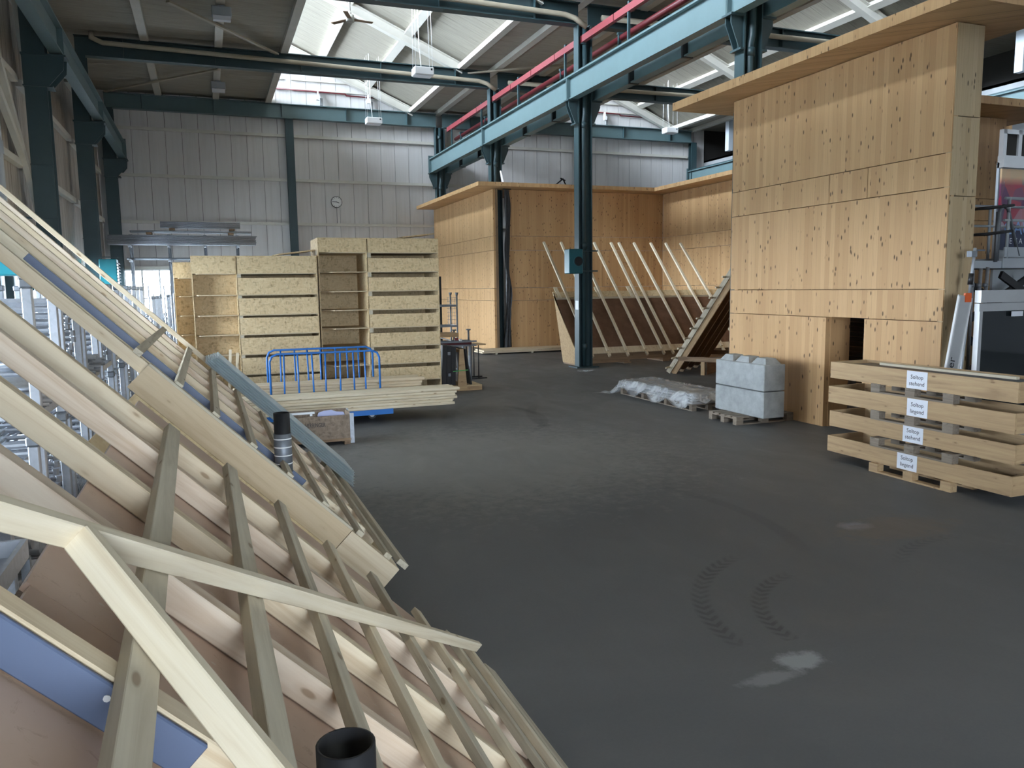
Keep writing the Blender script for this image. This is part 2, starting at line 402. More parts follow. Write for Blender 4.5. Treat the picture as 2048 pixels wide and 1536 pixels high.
def text(parent, name, body, loc, rot, size, m, label=None, ext=.0005, sx=1.):
    c = bpy.data.curves.new(name, 'FONT'); c.body = body; c.size = size; c.align_x = 'CENTER'; c.align_y = 'CENTER'; c.extrude = ext
    c.materials.append(m); c.resolution_u = 3
    mw = Matrix.Translation(loc) @ rot.to_4x4() @ Matrix.Diagonal((sx, 1, 1, 1))
    tmp = bpy.data.objects.new('lettering_source', c); me = bpy.data.meshes.new_from_object(tmp); bpy.data.objects.remove(tmp)
    return link(name, me, mw, parent, label)
def axes(X, Y, Z): return Matrix((X, Y, Z)).transposed()
FACE_MX = axes((0, -1, 0), (0, 0, 1), (-1, 0, 0))     # lettering on a face that looks towards -x
FACE_MY = axes((1, 0, 0), (0, 0, 1), (0, -1, 0))      # lettering on a face that looks towards -y

# ------------------------------------------------------------------ the hall: floor, walls, roof
def run():
    f = bpy.data.meshes.new('floor_mesh'); f.from_pydata([(-3.9, -8, 0), (25.2, -8, 0), (25.2, 36.7, 0), (-3.9, 36.7, 0)], [], [(0, 1, 2, 3)]); f.materials.append(FLOOR)
    link('floor', f, Matrix.Identity(4))['kind'] = 'structure'
    g = bpy.data.meshes.new('ground_mesh'); g.from_pydata([(-70, -60, -.15), (80, -60, -.15), (80, 110, -.15), (-70, 110, -.15)], [], [(0, 1, 2, 3)]); g.materials.append(CONC)
    link('ground', g, Matrix.Identity(4))['kind'] = 'structure'
run()
# back wall: upright cladding strips
wb = struct('wall_back', (10, 36.5, 0), 'end wall of pale upright cladding strips')
x = -3.8
while x < 25:
    z0 = 3.42 if x < 3.3 else 0
    bx(wb, 'cladding_strip', (x+.006, 36.5, z0), (x+.632, 36.56, 13.7), CLAD); x += .64
bx(wb, 'sill_strip', (-3.8, 36.5, 0), (3.5, 36.56, 1.25), CLAD)
bx(wb, 'backing', (-3.9, 36.56, 3.42), (3.3, 36.7, 13.7), DARK); bx(wb, 'backing', (3.3, 36.56, 0), (27.2, 36.7, 13.7), DARK)
for z in (3.42, 5.3, 7.18, 9.05, 11.08, 11.47):
    for a, b in ((-3.1, 3.54), (3.9, 10.2), (10.7, 17.3), (17.75, 23.9)):
        if z < 3.5 and a > -3: continue
        bx(wb, 'rail', (a, 36.36 if z < 10 else 36.42, z-.07), (b, 36.5, z+.05 if z < 10 else z-.01), WHITE)
# left wall
wl = struct('wall_left', (-3.8, 14, 0), 'stained cladding strips above a band of windows')
y = -8.
while y < 36.4:
    bx(wl, 'cladding_strip', (-3.86, y+.006, 3.35), (-3.8, min(36.5, y+.632), 10.6), CLADL); y += .64
bx(wl, 'sill_strip', (-3.9, -8, 0), (-3.8, 36.5, .85), GREYW)
bx(wl, 'backing', (-3.98, -8, 3.35), (-3.86, 36.5, 10.6), DARK)
CY = (6.2, 13.7, 21.2, 28.7, 36.2)
for z in (3.4, 5.3, 7.18, 9.05):
    for y0 in (-1.3,)+CY[:-1]:
        bx(wl, 'rail', (-3.8, y0+.22, z-.09), (-3.66, y0+7.3, z+.06), WHITE)
# windows
def window(n, plane, pos, a0, a1, z0, z1, step, label):
    w = struct('window_%d' % n, (pos, (a0+a1)/2, z0) if plane == 'x' else ((a0+a1)/2, pos, z0), label)
    def B(name, u0, u1, v0, v1, th, m):
        return bx(w, name, (pos-th, u0, v0), (pos+th, u1, v1), m) if plane == 'x' else bx(w, name, (u0, pos-th, v0), (u1, pos+th, v1), m)
    B('frame_rail', a0, a1, z0, z0+.07, .04, WHITEC); B('frame_rail', a0, a1, z1-.07, z1, .04, WHITEC)
    k = max(1, round((a1-a0)/step)); st = (a1-a0)/k; zm = z0+(z1-z0)*.42
    B('transom', a0, a1, zm-.03, zm+.03, .035, WHITEC)
    for i in range(k+1): B('mullion', a0+i*st-.035, a0+i*st+.035, z0+.07, z1-.07, .036, WHITEC)
    for i in range(k):
        B('pane', a0+i*st+.035, a0+(i+1)*st-.035, z0+.07, zm-.03, .004, GLASS); B('pane', a0+i*st+.035, a0+(i+1)*st-.035, zm+.03, z1-.07, .004, GLASS)
n = 1
bx(wl, 'cladding_strip', (-3.9, -8, .85), (-3.8, 6.1, 3.35), CLADL)
for y0 in CY[:-1]:
    window(n, 'x', -3.83, y0+.1, y0+7.4, .85, 3.35, 1.2, 'wide white window in the side wall behind the steel racks'); n += 1
window(n, 'y', 36.54, -3.8, 3.5, 1.25, 3.36, .66, 'white window under the end wall cladding'); n += 1
wf = struct('wall_front', (10, -8, 0), 'front wall with a wide glazed gate')
bx(wf, 'panel', (-3.9, -8.1, 0), (25.2, -8, 1.0), CLAD); bx(wf, 'panel', (-3.9, -8.1, 4.4), (25.2, -8, 13.7), CLAD); bx(wf, 'panel', (3.2, -8.1, 1.0), (25.2, -8, 4.4), CLAD); bx(wf, 'panel', (-3.9, -8.1, 1.0), (-1.2, -8, 4.4), CLAD)
window(n, 'y', -8.05, -1.2, 3.2, 1.0, 4.4, 1.5, 'wide glazed gate in the front wall'); n += 1
wr = struct('wall_right', (25, 14, 0), 'dark wall beyond the second crane bay')
bx(wr, 'brick_panel', (25, -8, 0), (25.1, 36.7, 8.9), GREYW); bx(wr, 'panel', (27, -8, 8.9), (27.1, 36.7, 13.7), DARK); bx(wr, 'ledge', (25, -8, 8.8), (27.1, 36.7, 8.9), DARK)
# roof deck
ro = struct('ceiling', (10, 14, 10.45), 'plank roof deck with raised skylight bays')
def slope_z(x, x0): return 14.55-.43*(x-x0)
y = -8.
while y < 36.4:
    for k in (0, 13.7):
        fa, fb = (-3.9, 3.0) if k == 0 else (9.35, 16.7)
        bx(ro, 'deck_plank', (fa, y+.004, 10.47), (fb, y+.496, 10.55), DECK)
        mw, L = frame_m((3.0+k, y+.25, slope_z(3, 0)+.05), (9.4+k, y+.25, slope_z(9.4, 0)+.05))
        link('deck_plank', box_mesh(L, .492, .08, DECK), mw, ro)
    bx(ro, 'deck_plank', (23.05, y+.004, 10.47), (27.1, y+.496, 10.55), DECK)
    y += .5
bx(ro, 'roof_cover', (-4, -8.1, 10.55), (3.0, 36.7, 10.6), DARK); bx(ro, 'roof_cover', (9.5, -8.1, 10.6), (16.7, 36.7, 10.66), DARK); bx(ro, 'roof_cover', (23.2, -8.1, 10.6), (27.2, 36.7, 10.66), DARK)
for k in (0, 13.7):
    mw, L = frame_m((3.0+k, 14.3, slope_z(3, 0)+.14), (9.6+k, 14.3, slope_z(9.6, 0)+.14)); link('roof_cover', box_mesh(L, 44.8, .05, DARK), mw, ro)
for x in (-1.4, .8, 2.88, 9.12, 10.4, 12.3, 14.5, 16.55, 22.85, 24.1):
    bx(ro, 'purlin', (x-.12, -8, 10.30), (x+.12, 36.5, 10.47), WHITE)
for k in (0, 13.7):
    for x in (5.15, 7.2):
        mw, L = frame_m((x+k-.13, 14.25, slope_z(x-.13, 0)-.08), (x+k+.13, 14.25, slope_z(x+.13, 0)-.08)); link('purlin', box_mesh(L, 44.5, .16, WHITE), mw, ro)
    w = struct('window_%d' % n, (3+k, 14, 10.5), 'tall clerestory glazing of the roof'); n += 1
    for i in range(19):
        y0 = -8+i*2.34
        bx(w, 'mullion', (2.97+k, y0-.03, 10.6), (3.03+k, y0+.03, 13.26), WHITE)
        bx(w, 'pane', (2.996+k, y0+.03, 10.6), (3.004+k, y0+2.31, 13.26), GLASS)
# slanting white rafters over each frame
for x0 in (0, 13.7):
    for i, y in enumerate(CY):
        o = ibeam(None, 'roof_rafter', (3.05+x0, y, slope_z(3.05, 0)-.28), (9.2+x0, y, slope_z(9.2, 0)-.28), .34, .26, .03, .03, WHITE)
        tag(o, 'white sloping roof rafter %s, %s' % (('at the camera end of the hall', 'above the first cross beam', 'above the second cross beam', 'above the third cross beam', 'against the clad end wall')[i], ('over the aisle', 'over the timber room')[x0 > 0]), 'roof rafter')
for lab, p0, p1 in (('thin brown wind brace under the dark deck above the flood lamp', (-.55, 24.4, 10.24), (2.65, 28.5, 10.24)), ('thin brown wind brace under the deck beside the end wall', (-3.3, 35.7, 10.24), (.85, 31.0, 10.24)),
                    ('pale wind brace under the deck behind the red conductor cover', (9.2, 28.9, 10.22), (14.2, 25.2, 10.22))):
    tag(beam(None, 'wind_brace', p0, p1, .12, .05, CREAMP), lab, 'brace')
# cross beams with drain pipes
names = {13.7: 'above the camera side of the big timber house', 21.2: 'at the heater column', 28.7: 'at the tarpaulin column', 36.2: 'along the end wall'}
for y, nm in names.items():
    for a, b, w in ((-3.4, 10.25, 'over the aisle'), (10.55, 24.0, 'over the timber rooms')):
        t = thing('cross_beam', 'dark green steel roof beam %s, %s' % (nm, w), 'beam', ((a+b)/2, y, 9.72), 'cross beams of the roof')
        ibeam(t, 'girder', (a, y, 10.02), (b, y, 10.02), .60, .30, .03, .02, GREEN_LIT if y > 30 else GREEN)
        for i in range(5): bx(t, 'web_stiffener', (a+(b-a)*(i+.5)/5-.01, y-.14, 9.76), (a+(b-a)*(i+.5)/5+.01, y+.14, 10.29), GREEN)
    if y < 30:
        tag(tube(None, 'drain_pipe', [(-2.9, y-.2, 10.42), (-2.9, y-.2, 10.25), (-2.6, y-.2, 10.12), (9.75, y-.2, 9.92), (10.05, y-.22, 9.85), (10.38, y-.28, 9.62)], .075, CREAMP), 'cream drain pipe over the aisle, %s' % nm, 'pipe')
        tag(tube(None, 'drain_pipe', [(10.9, y-.2, 9.95), (23.6, y-.2, 10.1)], .075, CREAMP), 'cream drain pipe over the timber rooms, %s' % nm, 'pipe')
# ------------------------------------------------------------------ columns
def column_right(y, label, x=10.4, full=True):
    t = thing('steel_column', label, 'column', (x, y, 0))
    ibeam(t, 'shaft', (x, y, 0), (x, y, 9.72), .44, .30, .03, .025, GREEN, up=(1, 0, 0))
    for sgn in (-1, 1):
        q = [(x+sgn*.22, 7.04), (x+sgn*.30, 7.04), (x+sgn*.50, 7.5), (x+sgn*.50, 7.66), (x+sgn*.22, 7.66)]
        prism(t, 'bracket', q, 'y', y-.10, y-.075, GREEN); prism(t, 'bracket', q, 'y', y+.075, y+.10, GREEN)
        bx(t, 'cap_plate', tuple(sorted((x+sgn*.2, x+sgn*.54))[:1])+(y-.16, 7.64), (max(x+sgn*.2, x+sgn*.54), y+.16, 7.68), GREEN)
        bx(t, 'stop_plate', (min(x+sgn*.22, x+sgn*.32), y-.17, 7.0), (max(x+sgn*.22, x+sgn*.32), y+.17, 7.04), GREEN)
    tube(t, 'downpipe', [(x, y-.1, 9.7), (x, y-.1, 7.3), (x-.04, y-.1, 7.1), (x-.04, y-.1, .05)], .07, GREEN)
    for z in (9.2, 6.9, 3.5, .55): cyl(t, 'pipe_socket', (x-.03, y-.1, z), (x-.03, y-.1, z+.16), .088, GREEN)
    bx(t, 'base_plate', (x-.36, y-.3, 0), (x+.36, y+.3, .035), GREEN)
    return t
column_right(36.2, 'green steel column at the end wall, behind the tall shelf')
column_right(28.7, 'green steel column in the notch of the rear timber room')
c3 = column_right(21.2, 'green steel column standing in the aisle with a teal heater on it')
bx(c3, 'notice', (10.19, 21.045, 1.75), (10.20, 21.047, 1.76), PAPER)
bx(c3, 'notice', (10.172, 21.08, 1.72), (10.178, 21.28, 1.98), PAPER, label='white notice')
column_right(13.7, 'green steel column above the eave of the big timber house')
for y, lab in ((6.2, 'dark green wall column beside the camera'), (13.7, 'dark green wall column behind the galvanised racks'), (21.2, 'dark green wall column with the large bracket, nearest in view'), (28.7, 'dark green wall column, middle of the three in view'), (36.2, 'dark green wall column in the corner of the hall')):
    t = thing('wall_column', lab, 'column', (-3.33, y, 0))
    for yy in (-.2, .17): bx(t, 'flange', (-3.55, y+yy, 0), (-3.1, y+yy+.03, 9.72), GREEN)
    bx(t, 'web', (-3.34, y-.17, 0), (-3.31, y+.17, 9.72), GREEN)
    q = [(-3.56, 7.05), (-3.05, 7.05), (-2.74, 7.42), (-2.72, 7.70), (-3.56, 7.70)]
    prism(t, 'bracket', q, 'y', y-.22, y-.2, GREEN); prism(t, 'bracket', q, 'y', y+.2, y+.22, GREEN)
    bx(t, 'cap_plate', (-3.58, y-.24, 7.70), (-2.68, y+.24, 7.74), GREEN)
    bx(t, 'stop_plate', (-3.58, y-.23, 7.02), (-2.98, y+.23, 7.05), GREEN)
    for z in (4.1, 5.3): bx(t, 'splice_plate', (-3.56, y-.215, z), (-3.09, y-.2, z+.02), GREEN)
for x, y, lab in ((3.72, 36.3, 'green steel post dividing the end wall beside the clock'), (17.55, 36.3, 'green steel post of the end wall behind the aisle column'), (24.1, 36.2, 'grey green column in the far corner of the second bay')):
    t = thing('wall_post', lab, 'column', (x, y, 0)); ibeam(t, 'shaft', (x, y, 0), (x, y, 9.74), .26, .33, .02, .02, GREEN, up=(0, 1, 0)); bx(t, 'base_plate', (x-.2, y-.18, 0), (x+.2, y+.18, .03), GREEN)
for y, lb in ((33.4, 'beside the corner column'), (30.2, 'just left of the tall timber house'), (20.6, 'beyond the tall timber house'), (18.4, 'outermost of the row')):
    tag(bx(None, 'light_post', (24.2, y-.14, 8.9), (24.45, y+.14, 10.4), GREYL), 'light grey steel post high on the far side, %s' % lb, 'post')
# ------------------------------------------------------------------ crane girders
def girder(x, z, lab, ys, m, y0=5.0, y1=36.35, w=.24, h=.65, rail=True):
    t = thing('crane_girder', lab, 'crane girder', (x, (y0+y1)/2, z))
    cuts = [y0]+[y for y in ys if y0 < y < y1]+[y1]
    for a, b in zip(cuts, cuts[1:]): ibeam(t, 'beam_segment', (x, a+.01, z+h/2), (x, b-.01, z+h/2), h, w, .035, .02, m)
    for y in cuts[:-1]:
        bx(t, 'splice_plate', (x-w/2, y-.03, z+.02), (x+w/2, y-.01, z+h-.02), m); bx(t, 'splice_plate', (x-w/2, y+.01, z+.02), (x+w/2, y+.03, z+h-.02), m)
    bx(t, 'end_plate', (x-w/2-.02, y1, z-.02), (x+w/2+.02, y1+.03, z+h+.15), m)
    if rail: bx(t, 'crane_rail', (x-.03, y0, z+h), (x+.03, y1, z+h+.07), GREEN)
    return t
GY = (6.3, 13.8, 21.3, 28.8)
girder(10.04, 7.68, 'blue green crane girder over the aisle, carrying the red covers', GY, GREEN_LIT)
girder(10.80, 7.68, 'second crane girder running behind the one over the aisle', GY, GREEN_LIT)
girder(-2.88, 7.78, 'dark green crane girder along the side wall', GY, GREEN_LIT, w=.27)
girder(24.0, 7.75, 'crane girder on the far side of the timber rooms', GY, GREEN_LIT, h=.55)
for i in range(12):
    y = 6.5+i*2.5
    if min(abs(y-g) for g in GY) > .5: bx(bpy.data.objects['crane_girder.001'], 'strap', (10.66, y-.04, 7.66), (10.94, y+.04, 8.34), BLACK, label='black strap')
# red conductor covers on green posts
t = thing('conductor_line', 'bright red conductor cover on green posts above the aisle girder', 'conductor rail', (10.3, 20, 8.4))
a = 6.0
while a < 34.5:
    b = min(a+1.86, 34.55); bx(t, 'red_cover', (10.27, a, 9.24), (10.39, b-.02, 9.42), RED); a += 1.88
for y in (33.9, 29.9, 26, 22.2, 18.4, 14.6, 10.8, 7.): 
    bx(t, 'post', (10.28, y-.03, 8.34), (10.34, y+.03, 9.24), GREEN); bx(t, 'clip', (10.29, y-.04, 9.42), (10.35, y+.04, 9.5), GREEN)
t = thing('conductor_line', 'dark red conductor pipe on green posts behind the bright one', 'conductor rail', (11.2, 20, 8.3))
cyl(t, 'red_pipe', (11.2, 6, 9.26), (11.2, 36.2, 9.26), .085, REDD, 14)
for y in (35.2, 31.8, 28.0, 24.3, 20.4, 16.6, 12.8, 9.):
    bx(t, 'post', (11.1, y-.04, 8.34), (11.18, y+.04, 9.36), GREEN); bx(t, 'cross_arm', (11.08, y-.05, 9.34), (11.34, y+.05, 9.4), GREEN); bx(t, 'foot', (10.75, y-.04, 8.33), (11.18, y+.04, 8.37), GREEN)
# diagonal tube braces and down pipe of the side wall
tag(beam(None, 'wall_brace', (-3.62, 18.6, 7.4), (-3.62, 22.7, 3.5), .16, .12, WHITE, up=(1, 0, 0)), 'white diagonal wall brace, upper one in the nearest bay', 'brace')
tag(beam(None, 'wall_brace', (-3.62, 21.0, 9.3), (-3.62, 21.9, 7.2), .2, .12, WHITE, up=(1, 0, 0)), 'short pale brace beside the big column bracket', 'brace')
tag(beam(None, 'wall_brace', (-3.62, 14.4, 8.6), (-3.62, 20.9, 5.25), .16, .12, WHITE, up=(1, 0, 0)), 'white diagonal wall brace under the girder, leaning the other way', 'brace')
t = thing('wall_downpipe', 'pale grey downpipe on the side wall above the timber frames', 'pipe', (-3.62, 18.2, 2.8))
cyl(t, 'pipe', (-3.62, 18.2, 2.8), (-3.62, 18.2, 9.8), .09, GREYL); cyl(t, 'socket', (-3.62, 18.2, 5.1), (-3.62, 18.2, 5.35), .11, GREYL); bx(t, 'clamp', (-3.8, 18.15, 6.5), (-3.5, 18.25, 6.55), GREYL)

# ------------------------------------------------------------------ laminated timber houses
def panels_x(t, x0, x1, ys, zs, m, name='wall_panel'):
    for (za, zb), cuts in zip(zip(zs, zs[1:]), ys):
        for a, b in zip(cuts, cuts[1:]): bx(t, name, (x0, a+.006, za+.006), (x1, b-.006, zb-.006), m)
def panels_y(t, y0, y1, xs, zs, m, name='wall_panel'):
    for (za, zb), cuts in zip(zip(zs, zs[1:]), xs):
        for a, b in zip(cuts, cuts[1:]): bx(t, name, (a+.006, y0, za+.006), (b-.006, y1, zb-.006), m)
h1 = thing('timber_house', 'tall knotty laminated timber wall block with a low doorway and a wide overhanging slab', 'building', (9.8, 10.5, 0))
Z1 = (0, 1.84, 2.29, 3.68, 4.14, 5.83)
panels_x(h1, 9.54, 9.64, [(8.15, 9.56)], (0, 1.84), CLT); panels_x(h1, 9.54, 9.64, [(10.37, 12.97)], (0, 1.84), CLT)
panels_x(h1, 9.54, 9.64, [(8.15, 12.97), (8.15, 12.97), (8.15, 9.6, 10.4, 12.97), (8.15, 12.97)], Z1[1:], CLT)
panels_y(h1, 8.15, 8.25, [(9.55, 10.05)]*3, (0, 3.56, 4.62, 5.83), CLTG)
bx(h1, 'inner_panel', (9.95, 8.25, 0), (10.05, 9.56, 5.83), CLT); bx(h1, 'inner_panel', (9.95, 10.37, 0), (10.05, 12.5, 5.83), CLT); bx(h1, 'inner_panel', (9.95, 9.56, 1.84), (10.05, 10.37, 5.83), CLT)
bx(h1, 'door_reveal', (9.64, 9.5, 0), (9.95, 9.56, 1.84), CLT); bx(h1, 'door_reveal', (9.64, 10.37, 0), (9.95, 10.43, 1.84), CLT); bx(h1, 'door_lintel', (9.64, 9.5, 1.84), (9.95, 10.43, 1.9), CLT)
panels_y(h1, 12.5, 12.6, [(10.05, 13.1, 16.2)]*5, Z1, CLT); bx(h1, 'inner_panel', (9.64, 12.87, 0), (16.2, 12.97, 5.83), CLT)
for a, b in ((7.45, 9.6), (9.6, 11.8), (11.8, 14.05)): bx(h1, 'roof_slab', (8.87, a+.002, 5.84), (10.72, b-.002, 5.99), CLT)
for a, b in ((10.72, 13.6), (13.6, 17)): bx(h1, 'roof_slab', (a+.002, 11.6, 5.84), (b-.002, 14.05, 5.99), CLT)
h2 = thing('timber_room', 'low laminated timber room at the end of the hall, L-shaped, with overhanging slab', 'building', (13.6, 29, 0))
Z2 = (0, 1.895, 2.37, 3.78, 4.306, 6.02)
panels_x(h2, 10.08, 10.16, [(28.1, 31.9, 36.3), (28.1, 36.3), (28.1, 32.4, 36.3), (28.1, 36.3), (28.1, 31.9, 36.3)], Z2, CLT)
panels_y(h2, 28.1, 28.2, [(10.7, 14.0, 17.35), (10.7, 17.35), (10.7, 14.6, 17.35), (10.7, 17.35), (10.7, 14.0, 17.35)], Z2, CLT)
panels_x(h2, 17.35, 17.45, [(14.2, 18, 22, 25, 28.1), (14.2, 22, 28.1), (14.2, 20, 24.2, 28.1), (14.2, 22, 28.1), (14.2, 18, 22, 25, 28.1)], Z2, CLT)
bx(h2, 'corner_board', (10.16, 28.1, 0), (10.26, 28.16, 6.02), BROWNW)
for a, b in ((9.26, 13), (13, 16.49)): bx(h2, 'roof_slab', (a+.002, 27.35, 6.03), (b-.002, 28.5, 6.17), CLT)
bx(h2, 'roof_slab', (9.26, 28.5, 6.03), (10.15, 36.3, 6.17), CLT); bx(h2, 'roof_slab', (10.7, 28.5, 6.03), (16.49, 31, 6.17), CLT)
for a, b in ((14.2, 18), (18, 22), (22, 25.5), (25.5, 31)): bx(h2, 'roof_slab', (16.49, a+.002, 6.03), (18.6, b-.002, 6.17), CLT)
t = thing('tarpaulin', 'black shiny plastic sheet hanging beside the column in the corner of the rear room', 'tarpaulin', (10.58, 28.02, 0))
vs, fs = [], []
for i in range(25):
    z = 5.98-i*.243; w = .13+.03*math.sin(i*.9)+(.05 if i > 18 else 0)
    for j in range(7):
        u = j/6-.5; vs.append((10.60+u*1.5*w+.03*math.sin(i*.5), 28.02+.05*math.sin(j*2.4+i*.55), z))
for i in range(24):
    for j in range(6): a = i*7+j; fs.append([a, a+1, a+8, a+7])
o = link('sheet', mesh_of('sheet', [Vector(v)-Vector((10.60, 28.02, 3)) for v in vs], fs, TARP, True), Matrix.Translation((10.60, 28.02, 3)), t)
cyl(t, 'hanging_rod', (10.45, 28.02, 6.01), (10.76, 28.02, 6.01), .02, BLACK)
t = thing('folded_stand', 'small black bent bar frame lying on top of the rear timber room', 'stand', (12.9, 28.7, 6.17))
tube(t, 'bar', [(12.45, 28.7, 6.20), (12.8, 28.7, 6.26), (13.2, 28.7, 6.56), (13.4, 28.7, 6.20)], .025, BLACK); tube(t, 'bar', [(12.45, 28.7, 6.17), (12.47, 28.7, 6.34)], .02, BLACK); tube(t, 'foot', [(13.1, 28.7, 6.58), (13.3, 28.7, 6.50)], .03, BLACK)
t = thing('white_wrap', 'curl of white foil on the roof of the rear timber room beside the column', 'foil', (10.5, 28.0, 6.17))
link('sheet', mesh_of('sheet', [(0, 0, 0), (.5, .1, 0), (.3, .3, .05), (-.12, .0, .5), (-.14, .1, .5), (-.02, .2, .02)], [[0, 1, 2, 5], [0, 5, 4, 3]], WHITEC), Matrix.Translation((10.5, 28.0, 6.175)), t)
# cabin with poster far side
t = thing('site_cabin', 'grey cabin wall with aluminium windows and a large red and blue poster', 'cabin', (15.5, 11, 0))
bx(t, 'wall', (14.02, 10.92, 0), (17.5, 10.97, 2.9), GREYL); bx(t, 'wall', (14.02, 10.92, 2.9), (17.5, 10.97, 4.6), GREYL)
for x in (14.02, 14.42, 15.3): bx(t, 'window_frame', (x, 10.86, 4.62), (x+.09, 10.95, 5.2), ALU)
bx(t, 'window_frame', (14.02, 10.83, 4.5), (17.5, 10.96, 4.72), ALU); bx(t, 'window_frame', (14.02, 10.86, 5.12), (17.5, 10.95, 5.2), ALU); bx(t, 'pane', (14.1, 10.90, 4.7), (17.4, 10.91, 5.12), DARK)
p = bx(t, 'poster', (14.03, 10.86, 2.98), (15.6, 10.90, 4.48), POSTER, label='poster of red and blue fields under a gold band')
text(p, 'lettering', 'GAUL', (14.62, 10.855, 3.38), FACE_MY, .36, m_paint('pale_blue_print', (.25, .42, .75), .4, 0))
text(p, 'lettering', 'E Z A', (14.50, 10.855, 3.14), FACE_MY, .15, PAPER)
# door opening: dark ribbed stack behind it
t = thing('sheet_stack', 'dark ribbed sheets stacked on edge inside the low doorway', 'sheet stack', (11.2, 9.9, 0))
for i in range(14): cyl(t, 'ribbed_sheet', (10.9, 9.1, .68+i*.088), (10.9, 11.6, .68+i*.088), .043, LEAD, 10)
for y in (9.4, 11.3): bx(t, 'bearer', (10.7, y-.05, 0), (11.1, y+.05, .63), PALLETW)

# ------------------------------------------------------------------ strand board shelves
def shelf(name_label, x0, xm, x1, y, tops, ph, gap, depth, ch, m_open, od=None):
    t = thing('storage_shelf', name_label, 'shelf', ((x0+x1)/2, y, 0)); zt = tops[0]
    bx(t, 'side_panel', (x1-.02, y-.002, 0), (x1, y+depth, zt), OSB); bx(t, 'side_panel', (x0, y+.03, 0), (x0+.02, y+depth, zt), OSB)
    bx(t, 'divider', (xm-.01, y+.02, 0), (xm+.01, y+depth, zt), OSB); bx(t, 'back_panel', (x0, y+depth, 0), (x1, y+depth+.015, zt), OSB)
    bx(t, 'top_panel', (x0, y, zt), (x1, y+depth, zt+.018), OSB)
    if od: bx(t, 'inner_back', (x0+.02, y+od, 0), (xm-.01, y+od+.015, zt), OSB)
    bx(t, 'front_board', (x0, y-.012, zt-ph), (xm-.01, y+.006, zt-.002), OSB)
    for i, z in enumerate(tops):
        zb = z-ph
        bx(t, 'front_board', (xm+.02, y-.02-.003*(i % 3), max(zb, .01)), (x1-.022, y-.002, z), OSB)
        bx(t, 'batten_block', (xm+.012, y-.02, zb-gap+.005), (xm+.085, y+.02, zb-.022), PINE_G)
        prism(t, 'shelf_board', [(x0+.02, y+ch*1.5), (x0+ch, y-.02), (xm-.012, y-.02), (xm-.012, y+depth), (x0+.02, y+depth)], 'z', zb-.018, zb, OSBE)
        bx(t, 'shelf_board', (xm+.012, y-.018, zb-.02), (x1-.022, y+depth, zb-.001), OSBE)
    return t
shelf('tallest strand-board shelf of eight trays, behind the blue trolley', 2.22, 3.24, 4.83, 17.1, [3.47, 3.06, 2.65, 2.25, 1.86, 1.45, 1.06, .68], .285, .115, 1.2, .30, OSB)
shelf('middle strand-board shelf with chamfered open trays, a head lower than the tallest', -.27, .58, 2.19, 17.1, [3.09, 2.66, 2.25, 1.85, 1.44, 1.03, .63], .335, .09, 1.2, .11, OSB, .36)
shelf('low narrow strand-board shelf standing behind, lit by the window', -.66, .0, 1.4, 18.75, [3.02, 2.62, 2.2, 1.78, 1.36, .94, .52], .32, .09, 1.2, .12, OSB, .25)
for nm, a, b, z in (('loose strand-board offcut on the tallest shelf', (4.05, 17.4), (4.8, 18.2), 3.5), ('loose strand-board offcut on the middle shelf', (1.4, 17.3), (2.15, 18.1), 3.12)):
    o = bx(None, 'board_offcut', (a[0], a[1], z+.06), (b[0], b[1], z+.085), OSB); o.rotation_euler = (0, -.12, .1); tag(o, nm, 'board')

# ------------------------------------------------------------------ blue trolley with timber
t = thing('platform_trolley', 'blue platform trolley with two hooped rails, loaded with pale timber', 'trolley', (2, 14.6, 0))
bx(t, 'deck', (.75, 13.98, .17), (3.03, 15.4, .25), BLUE); bx(t, 'deck_edge', (.75, 13.965, .16), (3.03, 13.98, .26), BLUE)
for x in (1.1, 2.72):
    for y in (14.55, 15.2):
        w = bx(t, 'caster_fork', (x-.035, y-.04, .07), (x+.035, y+.04, .17), GALV); cyl(t, 'wheel', (x+.03, y-.03, .08), (x+.03, y+.03, .08), .08, BLACK, 18); cyl(t, 'wheel_hub', (x+.03, y-.034, .08), (x+.03, y+.034, .08), .045, GALV, 12)
for y, x0, x1, zt, lab in ((14.58, .97, 2.93, 1.27, 'near'), (15.22, .97, 2.93, 1.30, 'far')):
    r = .13
    pts = [(x0, y, .25), (x0, y, zt-r), (x0+.04, y, zt-.04), (x0+r, y, zt), (x1-r, y, zt), (x1-.04, y, zt-.04), (x1, y, zt-r), (x1, y, .25)]
    tube(t, 'rail_hoop', pts, .019, BLUE, 8)
    for i in range(1, 8):
        x = x0+(x1-x0)*i/8+.02*math.sin(i*2.1+y); cyl(t, 'rail_bar', (x, y, .25), (x+.02*math.sin(i*1.7), y, zt-.01), .015, BLUE, 8)
random.seed(3)
def stack(n_lay, n_row, x0, x1, y0, z0, w, h, m, label, group, yaw=.02, jit=.08, gap=.004):
    for k in range(n_lay):
        sh = random.uniform(-.02, .02)
        for j in range(n_row):
            a = x0+random.uniform(-jit, jit); b = x1+random.uniform(-jit, jit); y = y0+j*(w+gap)+w/2+sh+random.uniform(-.002, .002)
            p0 = Vector((a, y+(a-2)*yaw, z0+k*h+h/2)); p1 = Vector((b, y+(b-2)*yaw, z0+k*h+h/2))
            tag(beam(None, 'timber', p0, p1, w, h-.002, m, bev=.009), label, 'timber', group)
stack(6, 4, .35, 4.22, 13.95, .252, .135, .053, PINE_W, 'pale planed timber in the front stack on the blue trolley', 'timbers of the front stack on the blue trolley')
stack(8, 4, .4, 3.8, 14.66, .252, .125, .058, PINE, 'sawn timber in the rear stack between the blue rails', 'timbers of the rear stack on the blue trolley')
